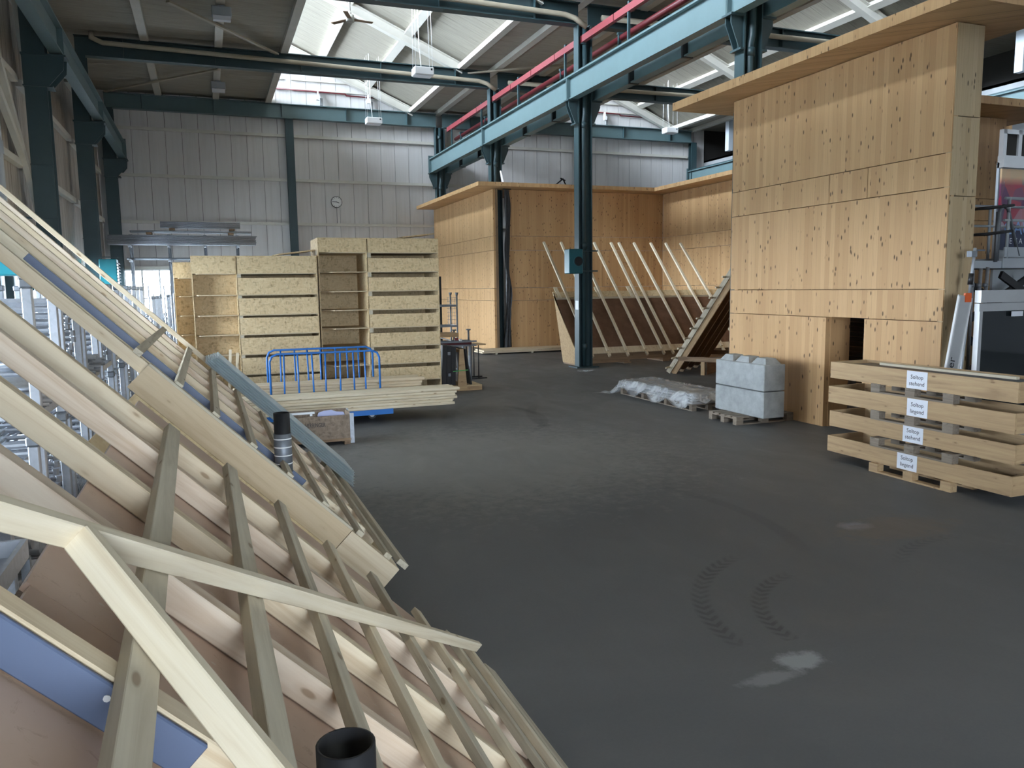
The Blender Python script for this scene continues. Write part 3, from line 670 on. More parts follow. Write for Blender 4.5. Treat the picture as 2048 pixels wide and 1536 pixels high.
# strand board crate in front of the trolley
t = thing('board_crate', 'worn strand-board crate with a stencilled word and a steel corner', 'crate', (1.52, 12.5, 0))
bx(t, 'front_panel', (1.0, 12.27, .10), (1.99, 12.29, .465), OSBD); bx(t, 'rear_panel', (1.0, 12.75, .10), (1.99, 12.77, .50), OSBD); bx(t, 'bottom', (1.0, 12.29, .10), (1.99, 12.75, .12), OSBD)
for x in (1.0, 1.97): bx(t, 'end_panel', (x, 12.29, .12), (x+.02, 12.75, .485), OSBD)
for y in (12.25, 12.76): bx(t, 'steel_corner', (1.97, y, .02), (2.03, y+.03, .49), GALV); bx(t, 'steel_corner', (.98, y, .02), (1.02, y+.03, .49), GALV)
for y in (12.27, 12.5, 12.73): bx(t, 'skid', (1.0, y-.02, .06), (1.99, y+.02, .10), BROWNW)
for x in (1.02, 1.88): bx(t, 'foot', (x, 12.28, 0), (x+.09, 12.76, .06), BROWNW)
text(t, 'stencil', 'HERRINGER', (1.44, 12.266, .33), FACE_MY, .095, INK, label='stencilled black lettering', sx=.62)
o = bx(None, 'plastic_sheet', (0, 0, 0), (.01, .01, .01), SKYP); bpy.data.objects.remove(o)
pts = [(1.50, .45), (1.52, .50), (1.6, .525), (1.72, .53), (1.80, .50), (1.9, .49), (1.915, .45), (1.9, .15), (1.52, .15)]
t = thing('plastic_sheet', 'curved pale violet plastic sheet standing in the strand-board crate', 'plastic sheet', (1.7, 12.45, .12)); prism(t, 'sheet', pts, 'y', 12.44, 12.452, SKYP); prism(t, 'sheet', [(u+.01, v-.012) for u, v in pts], 'y', 12.46, 12.47, SKYP)
t = thing('aluminium_rail', 'short white aluminium rail lying across the strand-board crate', 'rail', (1.2, 12.4, .47)); bx(t, 'profile', (1.02, 12.36, .50), (1.45, 12.40, .53), ALU)
for x in (1.07, 1.38): bx(t, 'foot', (x, 12.365, .467), (x+.035, 12.395, .50), ALU)

# ------------------------------------------------------------------ things beside the tall shelf
t = thing('panel_rack', 'wooden A-frame pallet with black panels leaning on both sides', 'rack', (5.5, 18, 0))
bx(t, 'bearer', (4.95, 17.62, 0), (5.97, 17.68, .10), CRATEW); bx(t, 'bearer', (4.95, 18.5, 0), (5.97, 18.56, .10), CRATEW); bx(t, 'deck', (4.95, 17.62, .10), (5.97, 18.56, .125), OSB)
for y in (17.6, 18.5): prism(t, 'upright', [(5.36, 0), (5.60, 0), (5.52, .99), (5.43, .99)], 'y', y, y+.06, CRATEW)
bx(t, 'top_rail', (5.43, 17.66, .9), (5.52, 18.5, .97), CRATEW)
for i in range(3):
    o = beam(None, 'black_case', (5.06+i*.112, 18.08, .135), (5.10+i*.107, 18.08, 1.08-.02*i), .78, .110, BLACK, up=(1, 0, 0), bev=.004); tag(o, 'large black flat case standing in the wooden A-frame beside the shelf', 'case', 'black cases in the wooden rack')
    if i == 1:
        for z in (.35, .85): bx(o, 'latch', (5.16, 17.665, z), (5.22, 17.695, z+.07), GALVD)
o = beam(None, 'black_case', (5.72, 18.05, .135), (5.58, 18.05, .98), .8, .03, BLACK, up=(1, 0, 0)); tag(o, 'single thin black panel leaning on the aisle side of the A-frame', 'case')
tag(beam(None, 'strap', (5.25, 17.585, .47), (5.62, 17.585, .49), .004, .02, LIMEG), 'thin green strap round the black panels', 'strap')
t = thing('work_table', 'folding table with black legs and a wooden top, behind the panel rack', 'table', (6.5, 20, 0))
bx(t, 'table_top', (5.9, 19.7, .90), (6.8, 20.3, .93), CRATEW)
for x in (6.42, 6.62):
    for y in (19.8, 20.2): cyl(t, 'leg', (x, y, 0), (x, y, .9), .015, BLACK, 8)
for y in (19.8, 20.2): cyl(t, 'foot_bar', (6.3, y, .015), (6.85, y, .015), .015, BLACK, 8)
t = thing('mesh_trolley', 'tall grey steel mesh trolley showing above the tools beside the shelf', 'trolley', (5.95, 20.8, 0))
for x in (5.55, 6.3):
    for y in (20.6, 21.2): cyl(t, 'post', (x, y, 0), (x, y, 2.22), .025, GALVD, 8); cyl(t, 'post_cup', (x, y, 2.2), (x, y, 2.28), .03, GALVD, 8, r2=.05)
for z in (.15, 1.35, 1.9): merged(t, 'frame', [((5.55, 20.58, z), (6.3, 20.62, z+.05)), ((5.55, 21.18, z), (6.3, 21.22, z+.05)), ((5.53, 20.6, z), (5.57, 21.2, z+.05)), ((6.28, 20.6, z), (6.32, 21.2, z+.05))], GALVD, loc=(5.9, 20.9, z))
merged(t, 'wire_mesh', [((6.05+.06*i, 20.6, 1.4), (6.05+.06*i, 20.6, 2.15), .004) for i in range(5)]+[((6.02, 20.6, 1.45+.1*i), (6.3, 20.6, 1.45+.1*i), .004) for i in range(8)], GALVD, loc=(6.1, 20.6, 1.8))
t = thing('black_cabinet', 'black cabinet standing against the pale timber wall behind the mesh trolley', 'cabinet', (5.9, 23.6, 0)); bx(t, 'body', (6.0, 23.2, 0), (6.62, 23.8, 2.75), BLACK); bx(t, 'door', (6.05, 23.17, .1), (6.3, 23.2, 2.7), DARK); bx(t, 'door', (6.33, 23.17, .1), (6.58, 23.2, 2.7), DARK)
t = thing('tool_pile', 'pile of grey profiles, clamps and red tools on a board above the black panels', 'tools', (5.6, 18.9, 1.1))
bx(t, 'board', (4.9, 18.7, 1.20), (5.75, 19.2, 1.30), CRATEW); bx(t, 'clamp_beam', (5.0, 18.65, 1.06), (6.2, 18.72, 1.10), GALVD); bx(t, 'clamp_beam', (5.1, 18.75, 1.0), (6.1, 18.83, 1.05), REDD)
for i in range(5): bx(t, 'profile', (5.0, 18.85+i*.07, 1.02+.02*(i % 2)), (6.0+.05*i, 18.9+i*.07, 1.08+.02*(i % 2)), GALVD)
beam(t, 'white_rail', (5.0, 18.6, 1.27), (5.5, 18.55, 1.13), .05, .03, WHITEC); bx(t, 'red_clamp', (5.62, 18.6, 1.12), (5.7, 18.66, 1.18), RED); bx(t, 'white_clamp', (5.74, 18.6, 1.1), (5.80, 18.66, 1.15), WHITEC)
for x in (5.72, 6.1): cyl(t, 'jack_post', (x, 19.0, 1.05), (x, 19.0, 1.36), .025, GALVD, 8); cyl(t, 'jack_plate', (x, 19.0, 1.34), (x, 19.0, 1.37), .06, GALVD, 8)
for x in (5.05, 6.0): bx(t, 'trestle_leg', (x, 18.66, 0), (x+.05, 18.72, 1.0), GALVD); bx(t, 'trestle_leg', (x, 19.2, 0), (x+.05, 19.26, 1.0), GALVD)
bx(t, 'trestle_bar', (4.95, 18.66, .96), (6.2, 19.26, 1.0), GALVD)
# flat timber pile near the rear room
for k in range(2):
    for j in range(5):
        y = 26.75+j*.2; tag(bx(None, 'plank', (9.1+.06*((j*3+k) % 3), y, .05+k*.055), (12.9+.07*((j+k) % 3), y+.19, .10+k*.055), PINE), 'pale plank in the low pile on the floor before the rear room', 'plank', 'planks of the low pile before the rear room')
for x in (9.6, 11.0, 12.4): tag(bx(None, 'pile_bearer', (x, 26.75, 0), (x+.08, 27.75, .05), PINE_G), 'small bearer under the low plank pile', 'timber', 'bearers under the low plank pile')

# ------------------------------------------------------------------ tilted roof practice frames at the rear
t = thing('roof_mockup', 'rear roof practice frame with a dark brown board and ten pale rafters pointing up', 'roof frame', (13.6, 22.4, 0))
PA = [(21.6, .04), (21.62, .40), (21.72, .52), (23.40, 2.20), (23.30, 2.20), (22.6, .04)]
for x in (10.36, 16.9): prism(t, 'cheek_board', PA, 'x', x, x+.022, OSBM)
def PS(x, z, t_=0., k=21.2): return (x, z+k-t_/R2, z+t_/R2)
bx(t, 'kick_board', (10.38, 21.62, .05), (12.2, 21.64, .40), BROWNW); bx(t, 'kick_board', (12.2, 21.62, .12), (13.4, 21.64, .40), BROWNW); bx(t, 'kick_board', (13.4, 21.62, .05), (16.9, 21.64, .40), BROWNW)
for x in (10.38, 12.0, 13.4, 16.6): bx(t, 'foot', (x, 21.62, 0), (x+.25, 22.6, .05), BROWNW)
for a, b in ((10.38, 13.6), (13.6, 16.9)):
    beam(t, 'brown_board', PS((a+b)/2, .50, -.02), PS((a+b)/2, 2.02, -.02), b-a-.004, .02, PLYD, up=(0, -1, 1))
beam(t, 'strand_board_strip', PS(13.65, 2.02, -.02), PS(13.65, 2.24, -.02), 6.5, .022, OSB, up=(0, -1, 1))
beam(t, 'eaves_board', PS(13.7, .33, .03), PS(13.7, .50, .03), 6.5, .03, PINE, up=(0, -1, 1))
for x in (10.55, 12.0, 13.2, 14.35, 15.6): beam(t, 'spacer_block', PS(x, 2.0, .02), PS(x-.02, 2.36, .02), .12, .025, PINE_W, up=(0, -1, 1))
for i, x in enumerate((10.80, 11.38, 12.02, 12.7, 13.3, 13.64, 14.28, 14.9, 15.55, 16.2)):
    beam(t, 'rafter', PS(x, .37, .075), PS(x+.03*((i*5) % 3-1), 3.85, .075), .075, .06, PINE_W, up=(0, -1, 1))
    beam(t, 'counter_block', PS(x+.02, .24, .03), PS(x+.02, .33, .03), .06, .09, PINE, up=(0, -1, 1))
bx(t, 'back_rail', (10.38, 23.2, 1.9), (16.9, 23.26, 2.05), PINE_G)
t = thing('roof_mockup', 'second rear roof practice frame, brown timber, seen from its open end beside the tall house', 'roof frame', (11, 18.5, 0))
th = math.radians(52); bh = Vector((math.cos(th), -math.sin(th), 0)); bb = Vector((math.sin(th), math.cos(th), 0))
bd = (bh+Vector((0, 0, 1.62))).normalized(); bn = bd.cross(bb); bn = bn if bn.z > 0 else -bn; B0 = Vector((11.675, 18.526, 0))
def PB(u, v, t_=0.): return B0+bd*u+bb*v+bn*t_
for i, v in enumerate((.04, .62, 1.25, 1.85, 2.45)):
    beam(t, 'rafter', PB(.06, v, -.09), PB(3.2, v, -.09), .07, .17, BROWNW if i else CRATEW, up=bn)
beam(t, 'edge_board', PB(.02, -.02, .03), PB(3.25, -.02, .03), .03, .12, PINE_G, up=bn)
beam(t, 'brown_board', PB(.1, 1.3, .01), PB(3.2, 1.3, .01), 2.5, .02, PLYD, up=bn)
for i in range(10): beam(t, 'batten', PB(.16+i*.315, -.30, .08), PB(.16+i*.315, 2.6, .08), .04, .035, PINE_W, up=bn)
def PH(u, v, z): w = B0+bh*u+bb*v; return Vector((w.x, w.y, z))
for v in (-.05, 2.4): beam(t, 'tie_beam', PH(.28, v, .42), PH(2.1, v, .42), .07, .12, BROWNW)
for v in (-.02, 2.4): beam(t, 'post', PH(.95, v, 0), PH(.95, v, .36), .10, .06, CRATEW, up=bb)
beam(t, 'side_board', PH(1.02, .1, .18), PH(1.02, 2.3, .18), .02, .36, PLYD)

# ------------------------------------------------------------------ wrapped pallet, concrete blocks, crates
def pallet(label, x0, y0, along='x', z=0., m=PALLETW, group=None, name='pallet', boards=True, bot=True):
    L, Wd = (1.2, .8) if along == 'x' else (.8, 1.2)
    t = thing(name, label, 'pallet', (x0+L/2, y0+Wd/2, z), group)
    def B(nm, u0, u1, v0, v1, a, b, mm=m):
        if along == 'x': bx(t, nm, (x0+u0, y0+v0, z+a), (x0+u1, y0+v1, z+b), mm)
        else: bx(t, nm, (x0+v0, y0+u0, z+a), (x0+v1, y0+u1, z+b), mm)
    for v in (0, .35, .7):
        if bot: B('bottom_board', 0, 1.2, v, v+.1, 0, .022)
        for u in (0, .53, 1.06): B('block', u, u+.14, v, v+.1, .022 if bot else 0, .10)
    for u in (0, .53, 1.06): B('cross_board', u, u+.14, 0, .8, .10, .122)
    if boards:
        for v in (0, .17, .34, .51, .68): B('deck_board', 0, 1.2, v, v+.12, .122, .144)
    return t
pallet('grey wooden pallet under the concrete blocks', 8.33, 11.08, 'x')
for z, lab in ((.145, 'lower grey concrete block on the pallet, flat topped'), (.605, 'upper grey concrete block with three studs on top')):
    t = thing('concrete_block', lab, 'concrete block', (8.83, 11.4, z))
    bx(t, 'block_body', (8.6, 10.73, z), (9.04, 12.08, z+.445), CONC, .012)
    if z > .5:
        for y in (10.96, 11.40, 11.84):
            vs = [(a*.16, b*.19, 0) for a, b in ((-1, -1), (1, -1), (1, 1), (-1, 1))]+[(a*.10, b*.11, .10) for a, b in ((-1, -1), (1, -1), (1, 1), (-1, 1))]
            link('stud', mesh_of('stud', vs, [[3, 2, 1, 0], [4, 5, 6, 7], [0, 1, 5, 4], [1, 2, 6, 5], [2, 3, 7, 6], [3, 0, 4, 7]], CONC), Matrix.Translation((8.82, y, z+.445)), t)
t = thing('long_pallet', 'long low wooden pallet under the plastic wrapped sheets', 'pallet', (9.0, 14.2, 0))
for x in (8.52, 8.88, 9.25): bx(t, 'bottom_board', (x, 12.7, 0), (x+.1, 15.5, .02), PALLETW)
for y in (12.7, 13.6, 14.5, 15.4):
    for x in (8.52, 8.88, 9.25): bx(t, 'block', (x, y, .02), (x+.1, y+.1, .11), PALLETW)
    bx(t, 'cross_board', (8.52, y, .11), (9.35, y+.1, .135), PALLETW)
for i in range(4):
    o = bx(None, 'flat_sheet', (8.5+.02*i, 12.66+.03*i, .14+.045*i), (9.36-.02*i, 15.5-.02*i, .178+.045*i), GREYW if i % 2 else ALU); tag(o, 'grey flat sheet in the plastic wrapped stack on the floor', 'panel', 'flat sheets in the wrapped stack')
vs, fs = [], []; random.seed(5); NX, NY = 26, 50
for j in range(NY+1):
    for i in range(NX+1):
        u, v = i/NX, j/NY; x = 8.28+u*1.24; y = 12.45+v*3.35
        dx = max(8.50-x, x-9.37, 0); dy = max(12.66-y, y-15.52, 0); d = max(dx, dy)
        z = .345-min(d/.16, 1)**.6*(.2+.08*math.sin(y*7)+.03*math.sin(x*19))+random.uniform(-.008, .012)
        if d > 0: x += .03*math.sin(y*9); y += .03*math.sin(x*13)
        if v > .86 and u < .35: x -= (v-.86)*1.9*(1-u); z = max(.02, z-(v-.86)*1.2)
        vs.append((x, y, max(.012, z)))
for j in range(NY):
    for i in range(NX): a = j*(NX+1)+i; fs.append([a, a+1, a+NX+2, a+NX+1])
t = thing('plastic_wrap', 'crumpled clear plastic film draped over the stack of flat sheets', 'plastic film', (9, 14, .3))
link('film', mesh_of('film', [Vector(v)-Vector((9, 14, .3)) for v in vs], fs, FILM, True), Matrix.Translation((9, 14, .3)), t)
vs, fs = [], []
for i in range(7):
    for j in range(5): a = i/6*2*math.pi; vs.append((9.85+.26*j/4*math.cos(a)+random.uniform(-.03, .03), 19.95+.22*j/4*math.sin(a), .015+.04*random.random()))
for i in range(6):
    for j in range(4): a = i*5+j; fs.append([a, a+1, a+6, a+5])
tag(link('film_scrap', mesh_of('film_scrap', [Vector(v)-Vector((9.85, 19.95, 0)) for v in vs], fs, FILM), Matrix.Translation((9.85, 19.95, 0))), 'scrap of clear film on the floor near the heater column', 'film scrap')
CR = [(.115, .33, 'liegend', 7.10, 'lowest'), (.46, .67, 'stehend', 7.05, 'second lowest'), (.79, 1.01, 'liegend', 6.98, 'second highest'), (1.12, 1.34, 'stehend', 7.02, 'top')]
for i, (z0, z1, word, yl, nm) in enumerate(CR):
    y0, y1 = 5.75, 8.43; dx = (0, .02, -.01, .01)[i]
    t = thing('flat_crate', 'long open wooden crate, %s of the four beside the doorway' % nm, 'crate', (8.16, 7.1, z0))
    bx(t, 'front_board', (7.85+dx, y0, z0), (7.875+dx, y1, z1), CRATEW); bx(t, 'rear_board', (8.45+dx, y0, z0), (8.475+dx, y1, z1), CRATEW)
    for nm_, q in (('side', t.children[-2:]),):
        pass
    for y in (y0, y1-.025): bx(t, 'end_board', (7.875+dx, y, z0), (8.45+dx, y+.025, z1), CRATEW)
    for k in range(5): bx(t, 'floor_board', (7.875+dx, y0+.03+k*.525, z0), (8.45+dx, y0+.545+k*.525, z0+.015), CRATEW)
    for k in range(2): bx(t, 'corner_block', (7.875+dx, y0+.025+k*2.59, z0+.015), (7.905+dx, y0+.065+k*2.59, z1-.02), PINE_G)
    pp = bx(t, 'paper_label', (7.845+dx, yl-.147, z0+.005), (7.848+dx, yl+.147, z0+.217), PAPER, label='white paper label')
    text(pp, 'lettering', 'Soltop', (7.8445+dx, yl, z0+.145), FACE_MX, .07, INK); text(pp, 'lettering', word, (7.8445+dx, yl, z0+.065), FACE_MX, .07, INK)
    o = bx(None, 'solar_module', (7.93, y0+.12, z0+.02), (8.42, y1-.15, z0+.06 if i < 3 else z1-.03), LEAD); tag(o, 'dark flat panel lying inside the %s wooden crate' % nm, 'panel')
pallet('new pallet with a pale bottom board carrying the four crates', 7.80, 6.44, 'y', -.0, CRATEW, boards=False, name='pallet')
bpy.data.objects['pallet.001'].scale = (1, 1, .94)
for i in range(3):
    zt = CR[i][1]
    t = pallet('grey pallet blocks between the crates, %s gap from the floor' % ('first', 'second', 'third')[i], 7.80+.02*i, 6.44+.03*i, 'y', zt, PALLETW, boards=False)
    t.scale = (1, 1, .93 if i != 1 else .98)
o = bx(None, 'rail_profile', (8.02, 5.9, 1.345), (8.07, 7.75, 1.375), PINE_G); tag(o, 'thin timber lying along the top crate', 'timber')

# ------------------------------------------------------------------ things beyond the crates
t = thing('aluminium_plank', 'light aluminium plank with two black letters leaning on the house corner', 'plank', (9.2, 7.75, 0))
beam(t, 'plank_face', (9.02, 7.72, .02), (9.42, 7.72, 2.20), .02, .24, ALU, up=(1, 0, 0))
beam(t, 'plank_edge', (8.91, 7.715, .03), (9.305, 7.715, 2.20), .03, .02, WHITEC, up=(1, 0, 0)); beam(t, 'plank_edge', (9.13, 7.715, .03), (9.53, 7.715, 2.17), .03, .02, WHITEC, up=(1, 0, 0))
bx(t, 'end_clip', (9.41, 7.70, 2.12), (9.52, 7.73, 2.24), ORANGE, label='orange clip')
text(t, 'lettering', 'er', (9.23, 7.708, 1.32), axes((.18, 0, .984), (-.984, 0, .18), (0, -1, 0)), .17, INK)
t = thing('telescopic_prop', 'steel clamp pole standing behind the aluminium plank', 'pole', (9.4, 7.8, 0))
cyl(t, 'tube', (9.42, 7.82, 0), (9.62, 7.82, 2.2), .03, GALV, 10); cyl(t, 'inner_tube', (9.62, 7.82, 2.2), (9.68, 7.82, 2.84), .02, GALV, 10); bx(t, 'clamp', (9.58, 7.78, 2.72), (9.68, 7.86, 2.80), GALVD); bx(t, 'handle', (9.68, 7.81, 2.80), (9.86, 7.83, 2.82), GALVD); cyl(t, 'collar', (9.625, 7.82, 2.35), (9.64, 7.82, 2.5), .034, BLACK, 10)
t = thing('glazed_unit', 'wide aluminium framed dark glazed unit standing behind the crates', 'window unit', (10.9, 8.0, 0))
bx(t, 'top_rail', (9.9, 7.86, 2.10), (12.6, 7.96, 2.27), ALU); bx(t, 'top_rail', (9.9, 7.88, 1.98), (12.6, 7.96, 2.09), ALU); bx(t, 'bottom_rail', (9.9, 7.86, .02), (12.6, 7.96, .2), ALU)
for x in (9.9, 12.5): bx(t, 'jamb', (x, 7.87, .2), (x+.06, 7.95, 1.98), ALU)
gl = NT('dark_reflective_glass', .04, spec=.8); gl.col((.012, .016, .018)); bx(t, 'pane', (9.96, 7.90, .2), (12.5, 7.915, 1.98), gl.m); bx(t, 'sticker', (10.5, 7.85, 1.90), (10.72, 7.86, 1.97), PAPER)
for i, x in enumerate((11.02, 11.12, 11.24, 11.34)):
    t = thing('steel_prop', 'galvanised steel tube standing upright behind the glazed unit', 'tube', (x, 9.0, 0), 'upright tubes behind the glazed unit'); cyl(t, 'tube', (x, 9.0, 0), (x+.05*(i-1), 9.0, 2.55+.02*i), .028, GALV, 10); cyl(t, 'collar', (x+.03*(i-1), 9.0, 2.3), (x+.03*(i-1), 9.0, 2.36), .038, GALVD, 10)
t = thing('scissor_lift', 'grey scissor lift with railings in front of the poster', 'lift', (13, 9.8, 0))
bx(t, 'base', (12.2, 9.3, .15), (14.2, 10.4, .55), LEAD)
for x in (12.4, 13.8):
    for y in (9.3, 10.3): cyl(t, 'wheel', (x, y-.06, .18), (x, y+.06, .18), .18, BLACK, 16)
for a, b in ((.6, 1.55), (1.55, 2.5)):
    for y in (9.4, 10.2):
        beam(t, 'scissor_arm', (12.25, y, a), (14.1, y, b), .12, .05, BLACK, up=(0, 1, 0)); beam(t, 'scissor_arm', (14.1, y, a), (12.25, y, b), .12, .05, BLACK, up=(0, 1, 0))
bx(t, 'platform', (12.15, 9.3, 2.60), (14.3, 10.4, 2.76), GREYL); bx(t, 'platform', (11.53, 9.32, 2.60), (12.15, 10.3, 2.72), GREYL); bx(t, 'toe_board', (12.15, 9.28, 2.78), (14.3, 9.30, 2.94), GREYL)
for z in (3.37, 3.72): cyl(t, 'guard_rail', (12.12, 9.3, z), (14.3, 9.3, z), .022, GREYL, 8); cyl(t, 'guard_rail', (12.12, 10.4, z), (14.3, 10.4, z), .022, GREYL, 8)
for x in (12.22, 13.2, 14.25):
    for y in (9.3, 10.4): cyl(t, 'guard_post', (x, y, 2.76), (x, y, 3.74), .025, GREYL, 8)
tube(t, 'entry_frame', [(12.02, 9.3, 2.72), (12.02, 9.3, 3.52), (12.1, 9.3, 3.6), (12.2, 9.3, 3.55), (12.5, 9.3, 2.8)], .025, GALVD, 8)
for z in (3.14, 3.55): tube(t, 'side_bar', [(12.3, 9.28, z+.06), (11.72, 9.26, z), (11.66, 9.4, z), (11.75, 9.6, z)], .022, BLACK, 8)
cyl(t, 'side_post', (11.98, 9.3, 2.7), (11.98, 9.3, 3.5), .03, GALVD, 8)

# ------------------------------------------------------------------ heaters, clock, lamps, fan
def heater(x0, x1, y0, y1, z0, z1, lab, arm, m=TEAL):
    t = thing('fan_heater', lab, 'heater', ((x0+x1)/2, (y0+y1)/2, z0))
    bx(t, 'housing', (x0, y0, z0), (x1, y1, z1), m, .02)
    if arm > 0:
        for i in range(9): z = z0+.06+i*(z1-z0-.1)/9; beam(t, 'louvre', (x1+.03, y0+.03, z), (x1+.03, y1-.03, z), .06, .012, BLACK, up=(.6, 0, 1))
    else:
        cyl(t, 'fan_ring', ((x0+x1)/2+.06, y0-.03, (z0+z1)/2), ((x0+x1)/2+.06, y0+.001, (z0+z1)/2), .15, m, 20); cyl(t, 'fan_disc', ((x0+x1)/2+.06, y0-.034, (z0+z1)/2), ((x0+x1)/2+.06, y0-.03, (z0+z1)/2), .13, BLACK, 20)
    return t
heater(-3.0, -2.42, 12.9, 13.45, 2.66, 3.52, 'big bright teal fan heater on the side wall above the racks', 1)
tag(beam(None, 'bracket_arm', (-3.2, 13.46, 3.5), (-2.3, 13.46, 3.5), .04, .03, GREEN), 'thin green arm above the nearest teal heater', 'bracket')
heater(-3.10, -2.60, 27.9, 28.45, 2.50, 3.45, 'small bright teal fan heater on the middle wall column', 1)
tag(beam(None, 'bracket_arm', (-3.2, 28.5, 3.53), (-2.6, 28.5, 3.53), .04, .03, GREEN), 'thin green arm above the teal heater of the middle wall column', 'bracket')
h = heater(9.66, 10.1, 20.6, 20.95, 2.76, 3.46, 'dark teal fan heater fixed to the aisle column', -1, TEALD)
for z in (2.82, 3.40): bx(h, 'mounting_arm', (9.75, 20.96, z), (10.75, 21.0, z+.04), GREEN)
t = thing('wall_clock', 'round white clock with black hands on the end wall', 'clock', (5.63, 36.38, 6.28))
def disc(nm, y, r, m): cyl(t, nm, (5.63, y, 6.28), (5.63, y+.03, 6.28), r, m, 36)
disc('rim', 36.36, .25, BLACK); disc('dial', 36.345, .225, WHITEC)
merged(t, 'hour_marks', [((5.63+.19*math.sin(a*math.pi/6)-.012, 36.338, 6.28+.19*math.cos(a*math.pi/6)-.012), (5.63+.19*math.sin(a*math.pi/6)+.012, 36.344, 6.28+.19*math.cos(a*math.pi/6)+.012)) for a in range(12)], BLACK, loc=(5.63, 36.34, 6.28))
beam(t, 'minute_hand', (5.66, 36.335, 6.28), (5.45, 36.335, 6.29), .006, .022, BLACK); beam(t, 'hour_hand', (5.60, 36.332, 6.29), (5.74, 36.332, 6.235), .006, .03, BLACK)
cyl(t, 'cable_conduit', (5.64, 36.42, 5.35), (5.64, 36.42, 6.03), .012, GREYW, 6)
for i, (x, y, z, lab) in enumerate(((6.7, 25, 9.0, 'white hanging lamp box, nearest in view'), (6.65, 32.6, 8.98, 'white hanging lamp box in front of the end wall over the aisle'), (20.4, 32.5, 9.35, 'white hanging lamp box over the rear timber room'))):
    t = thing('hanging_lamp', lab, 'lamp', (x, y, z+.3), 'white lamp boxes on wires')
    bx(t, 'housing', (x-.31, y-.22, z), (x+.31, y+.22, z+.24), WHITEC, .02); bx(t, 'reflector', (x-.27, y-.18, z-.012), (x+.27, y+.18, z-.001), PAPER); bx(t, 'end_socket', (x+.2, y-.226, z+.14), (x+.25, y-.22, z+.2), BLACK)
    for dx, dy in ((-.27, -.18), (.27, -.18), (.27, .18), (-.27, .18)): cyl(t, 'wire', (x+dx, y+dy, z+.24), (x+dx*.9, y+dy*.9, 11.58), .006, WHITEC, 5)
    tube(t, 'cable', [(x-.05, y, z+.24), (x-.1, y, z+1), (x-.12, y, 11.7)], .014, WHITEC, 6)
for x, y, lab in ((.82, 24.4, 'flood lamp under the dark deck, nearer one'), (.84, 32.9, 'flood lamp under the dark deck near the end wall')):
    t = thing('flood_lamp', lab, 'lamp', (x, y, 10.0)); bx(t, 'housing', (x-.26, y-.12, 9.98), (x+.26, y+.15, 10.24), GREYL, .02); bx(t, 'glass', (x-.23, y-.13, 9.86), (x+.23, y+.05, 9.98), PAPER); bx(t, 'bracket', (x-.1, y, 10.24), (x+.1, y+.05, 10.30), GREYL)
t = thing('ceiling_fan', 'cream ceiling fan with dark blades under the skylight', 'fan', (4.31, 24, 10.17))
cyl(t, 'rod', (4.31, 24, 10.25), (4.31, 24, 12.7), .025, WHITEC, 8); cyl(t, 'motor', (4.31, 24, 10.08), (4.31, 24, 10.26), .12, WHITE, 18); cyl(t, 'canopy', (4.31, 24, 10.26), (4.31, 24, 10.38), .07, WHITE, 12, r2=.03)
for a in (.15, 2.25, 4.35): beam(t, 'blade', (4.31+.1*math.cos(a), 24+.1*math.sin(a), 10.15), (4.31+.68*math.cos(a), 24+.68*math.sin(a), 10.15), .13, .012, BROWNW, up=(.1, .1, 1))
for x, lab in ((5.0, 'small white spotlight on the end wall under the skylight, first one'), (7.2, 'small white spotlight on the end wall beside the white rafter'), (19.0, 'small white spotlight high on the end wall of the second bay')):
    t = thing('spotlight', lab, 'lamp', (x, 36.2, 10.7)); bx(t, 'stem', (x-.02, 36.2, 10.75), (x+.02, 36.4, 10.98), WHITEC); bx(t, 'head', (x-.1, 36.1, 10.58), (x+.04, 36.25, 10.76), WHITEC); bx(t, 'junction_box', (x+.08, 36.3, 10.4), (x+.2, 36.4, 10.7), GREYW)
for k in (0, 13.7): tag(tube(None, 'cable_conduit', [(3.2+k, 36.4, 11.0), (6.2+k, 36.4, 10.97), (6.25+k, 36.4, 10.9), (9.0+k, 36.4, 10.88)], .03, REDD), 'dark red conduit along the end wall under the skylight of the %s bay' % ('aisle' if k == 0 else 'timber room'), 'conduit')

# ------------------------------------------------------------------ high rack with galvanised pipes
t = thing('pipe_rack', 'high cantilever rack of galvanised steel carrying long pipes under the end wall', 'rack', (-.8, 33.4, 0))
for x in (-2.6, -1.25, .05, 1.25):
    bx(t, 'upright', (x-.06, 33.75, 0), (x+.06, 33.9, 4.6), GALVD)
    for z in (4.12, 3.58): beam(t, 'arm', (x, 33.75, z), (x, 32.75, z), .07, .08, GALV); beam(t, 'arm_brace', (x, 33.75, z-.45), (x, 33.1, z-.05), .05, .05, GALVD)
bx(t, 'base_beam', (-3.0, 33.72, 0), (1.6, 33.95, .12), GALVD)
random.seed(11)
for k in range(7):
    for j in range(3):
        a = -3.32+random.uniform(-.02, .02); tag(cyl(None, 'long_pipe', (a, 32.9+j*.2, 4.19+k*.052), (a+5.2+random.uniform(0, .05), 32.9+j*.2, 4.19+k*.052), .024, GALV, 8), 'long galvanised pipe in the wide bundle on the high rack', 'pipe', 'pipes of the wide bundle on the high rack')
for j in range(3): tag(cyl(None, 'long_pipe', (-2.55, 32.9+j*.2, 4.66), (1.75, 32.9+j*.2, 4.66), .035, GALV, 8), 'thicker single pipe lying between wooden blocks on the high rack', 'pipe', 'thicker pipes between the bundles on the high rack')
for k in range(5):
    for j in range(2): tag(cyl(None, 'long_pipe', (-1.5, 32.95+j*.2, 4.82+k*.05), (1.35, 32.95+j*.2, 4.82+k*.05), .022, GALV, 8), 'shorter galvanised pipe in the topmost bundle of the high rack', 'pipe', 'pipes of the topmost bundle on the high rack')
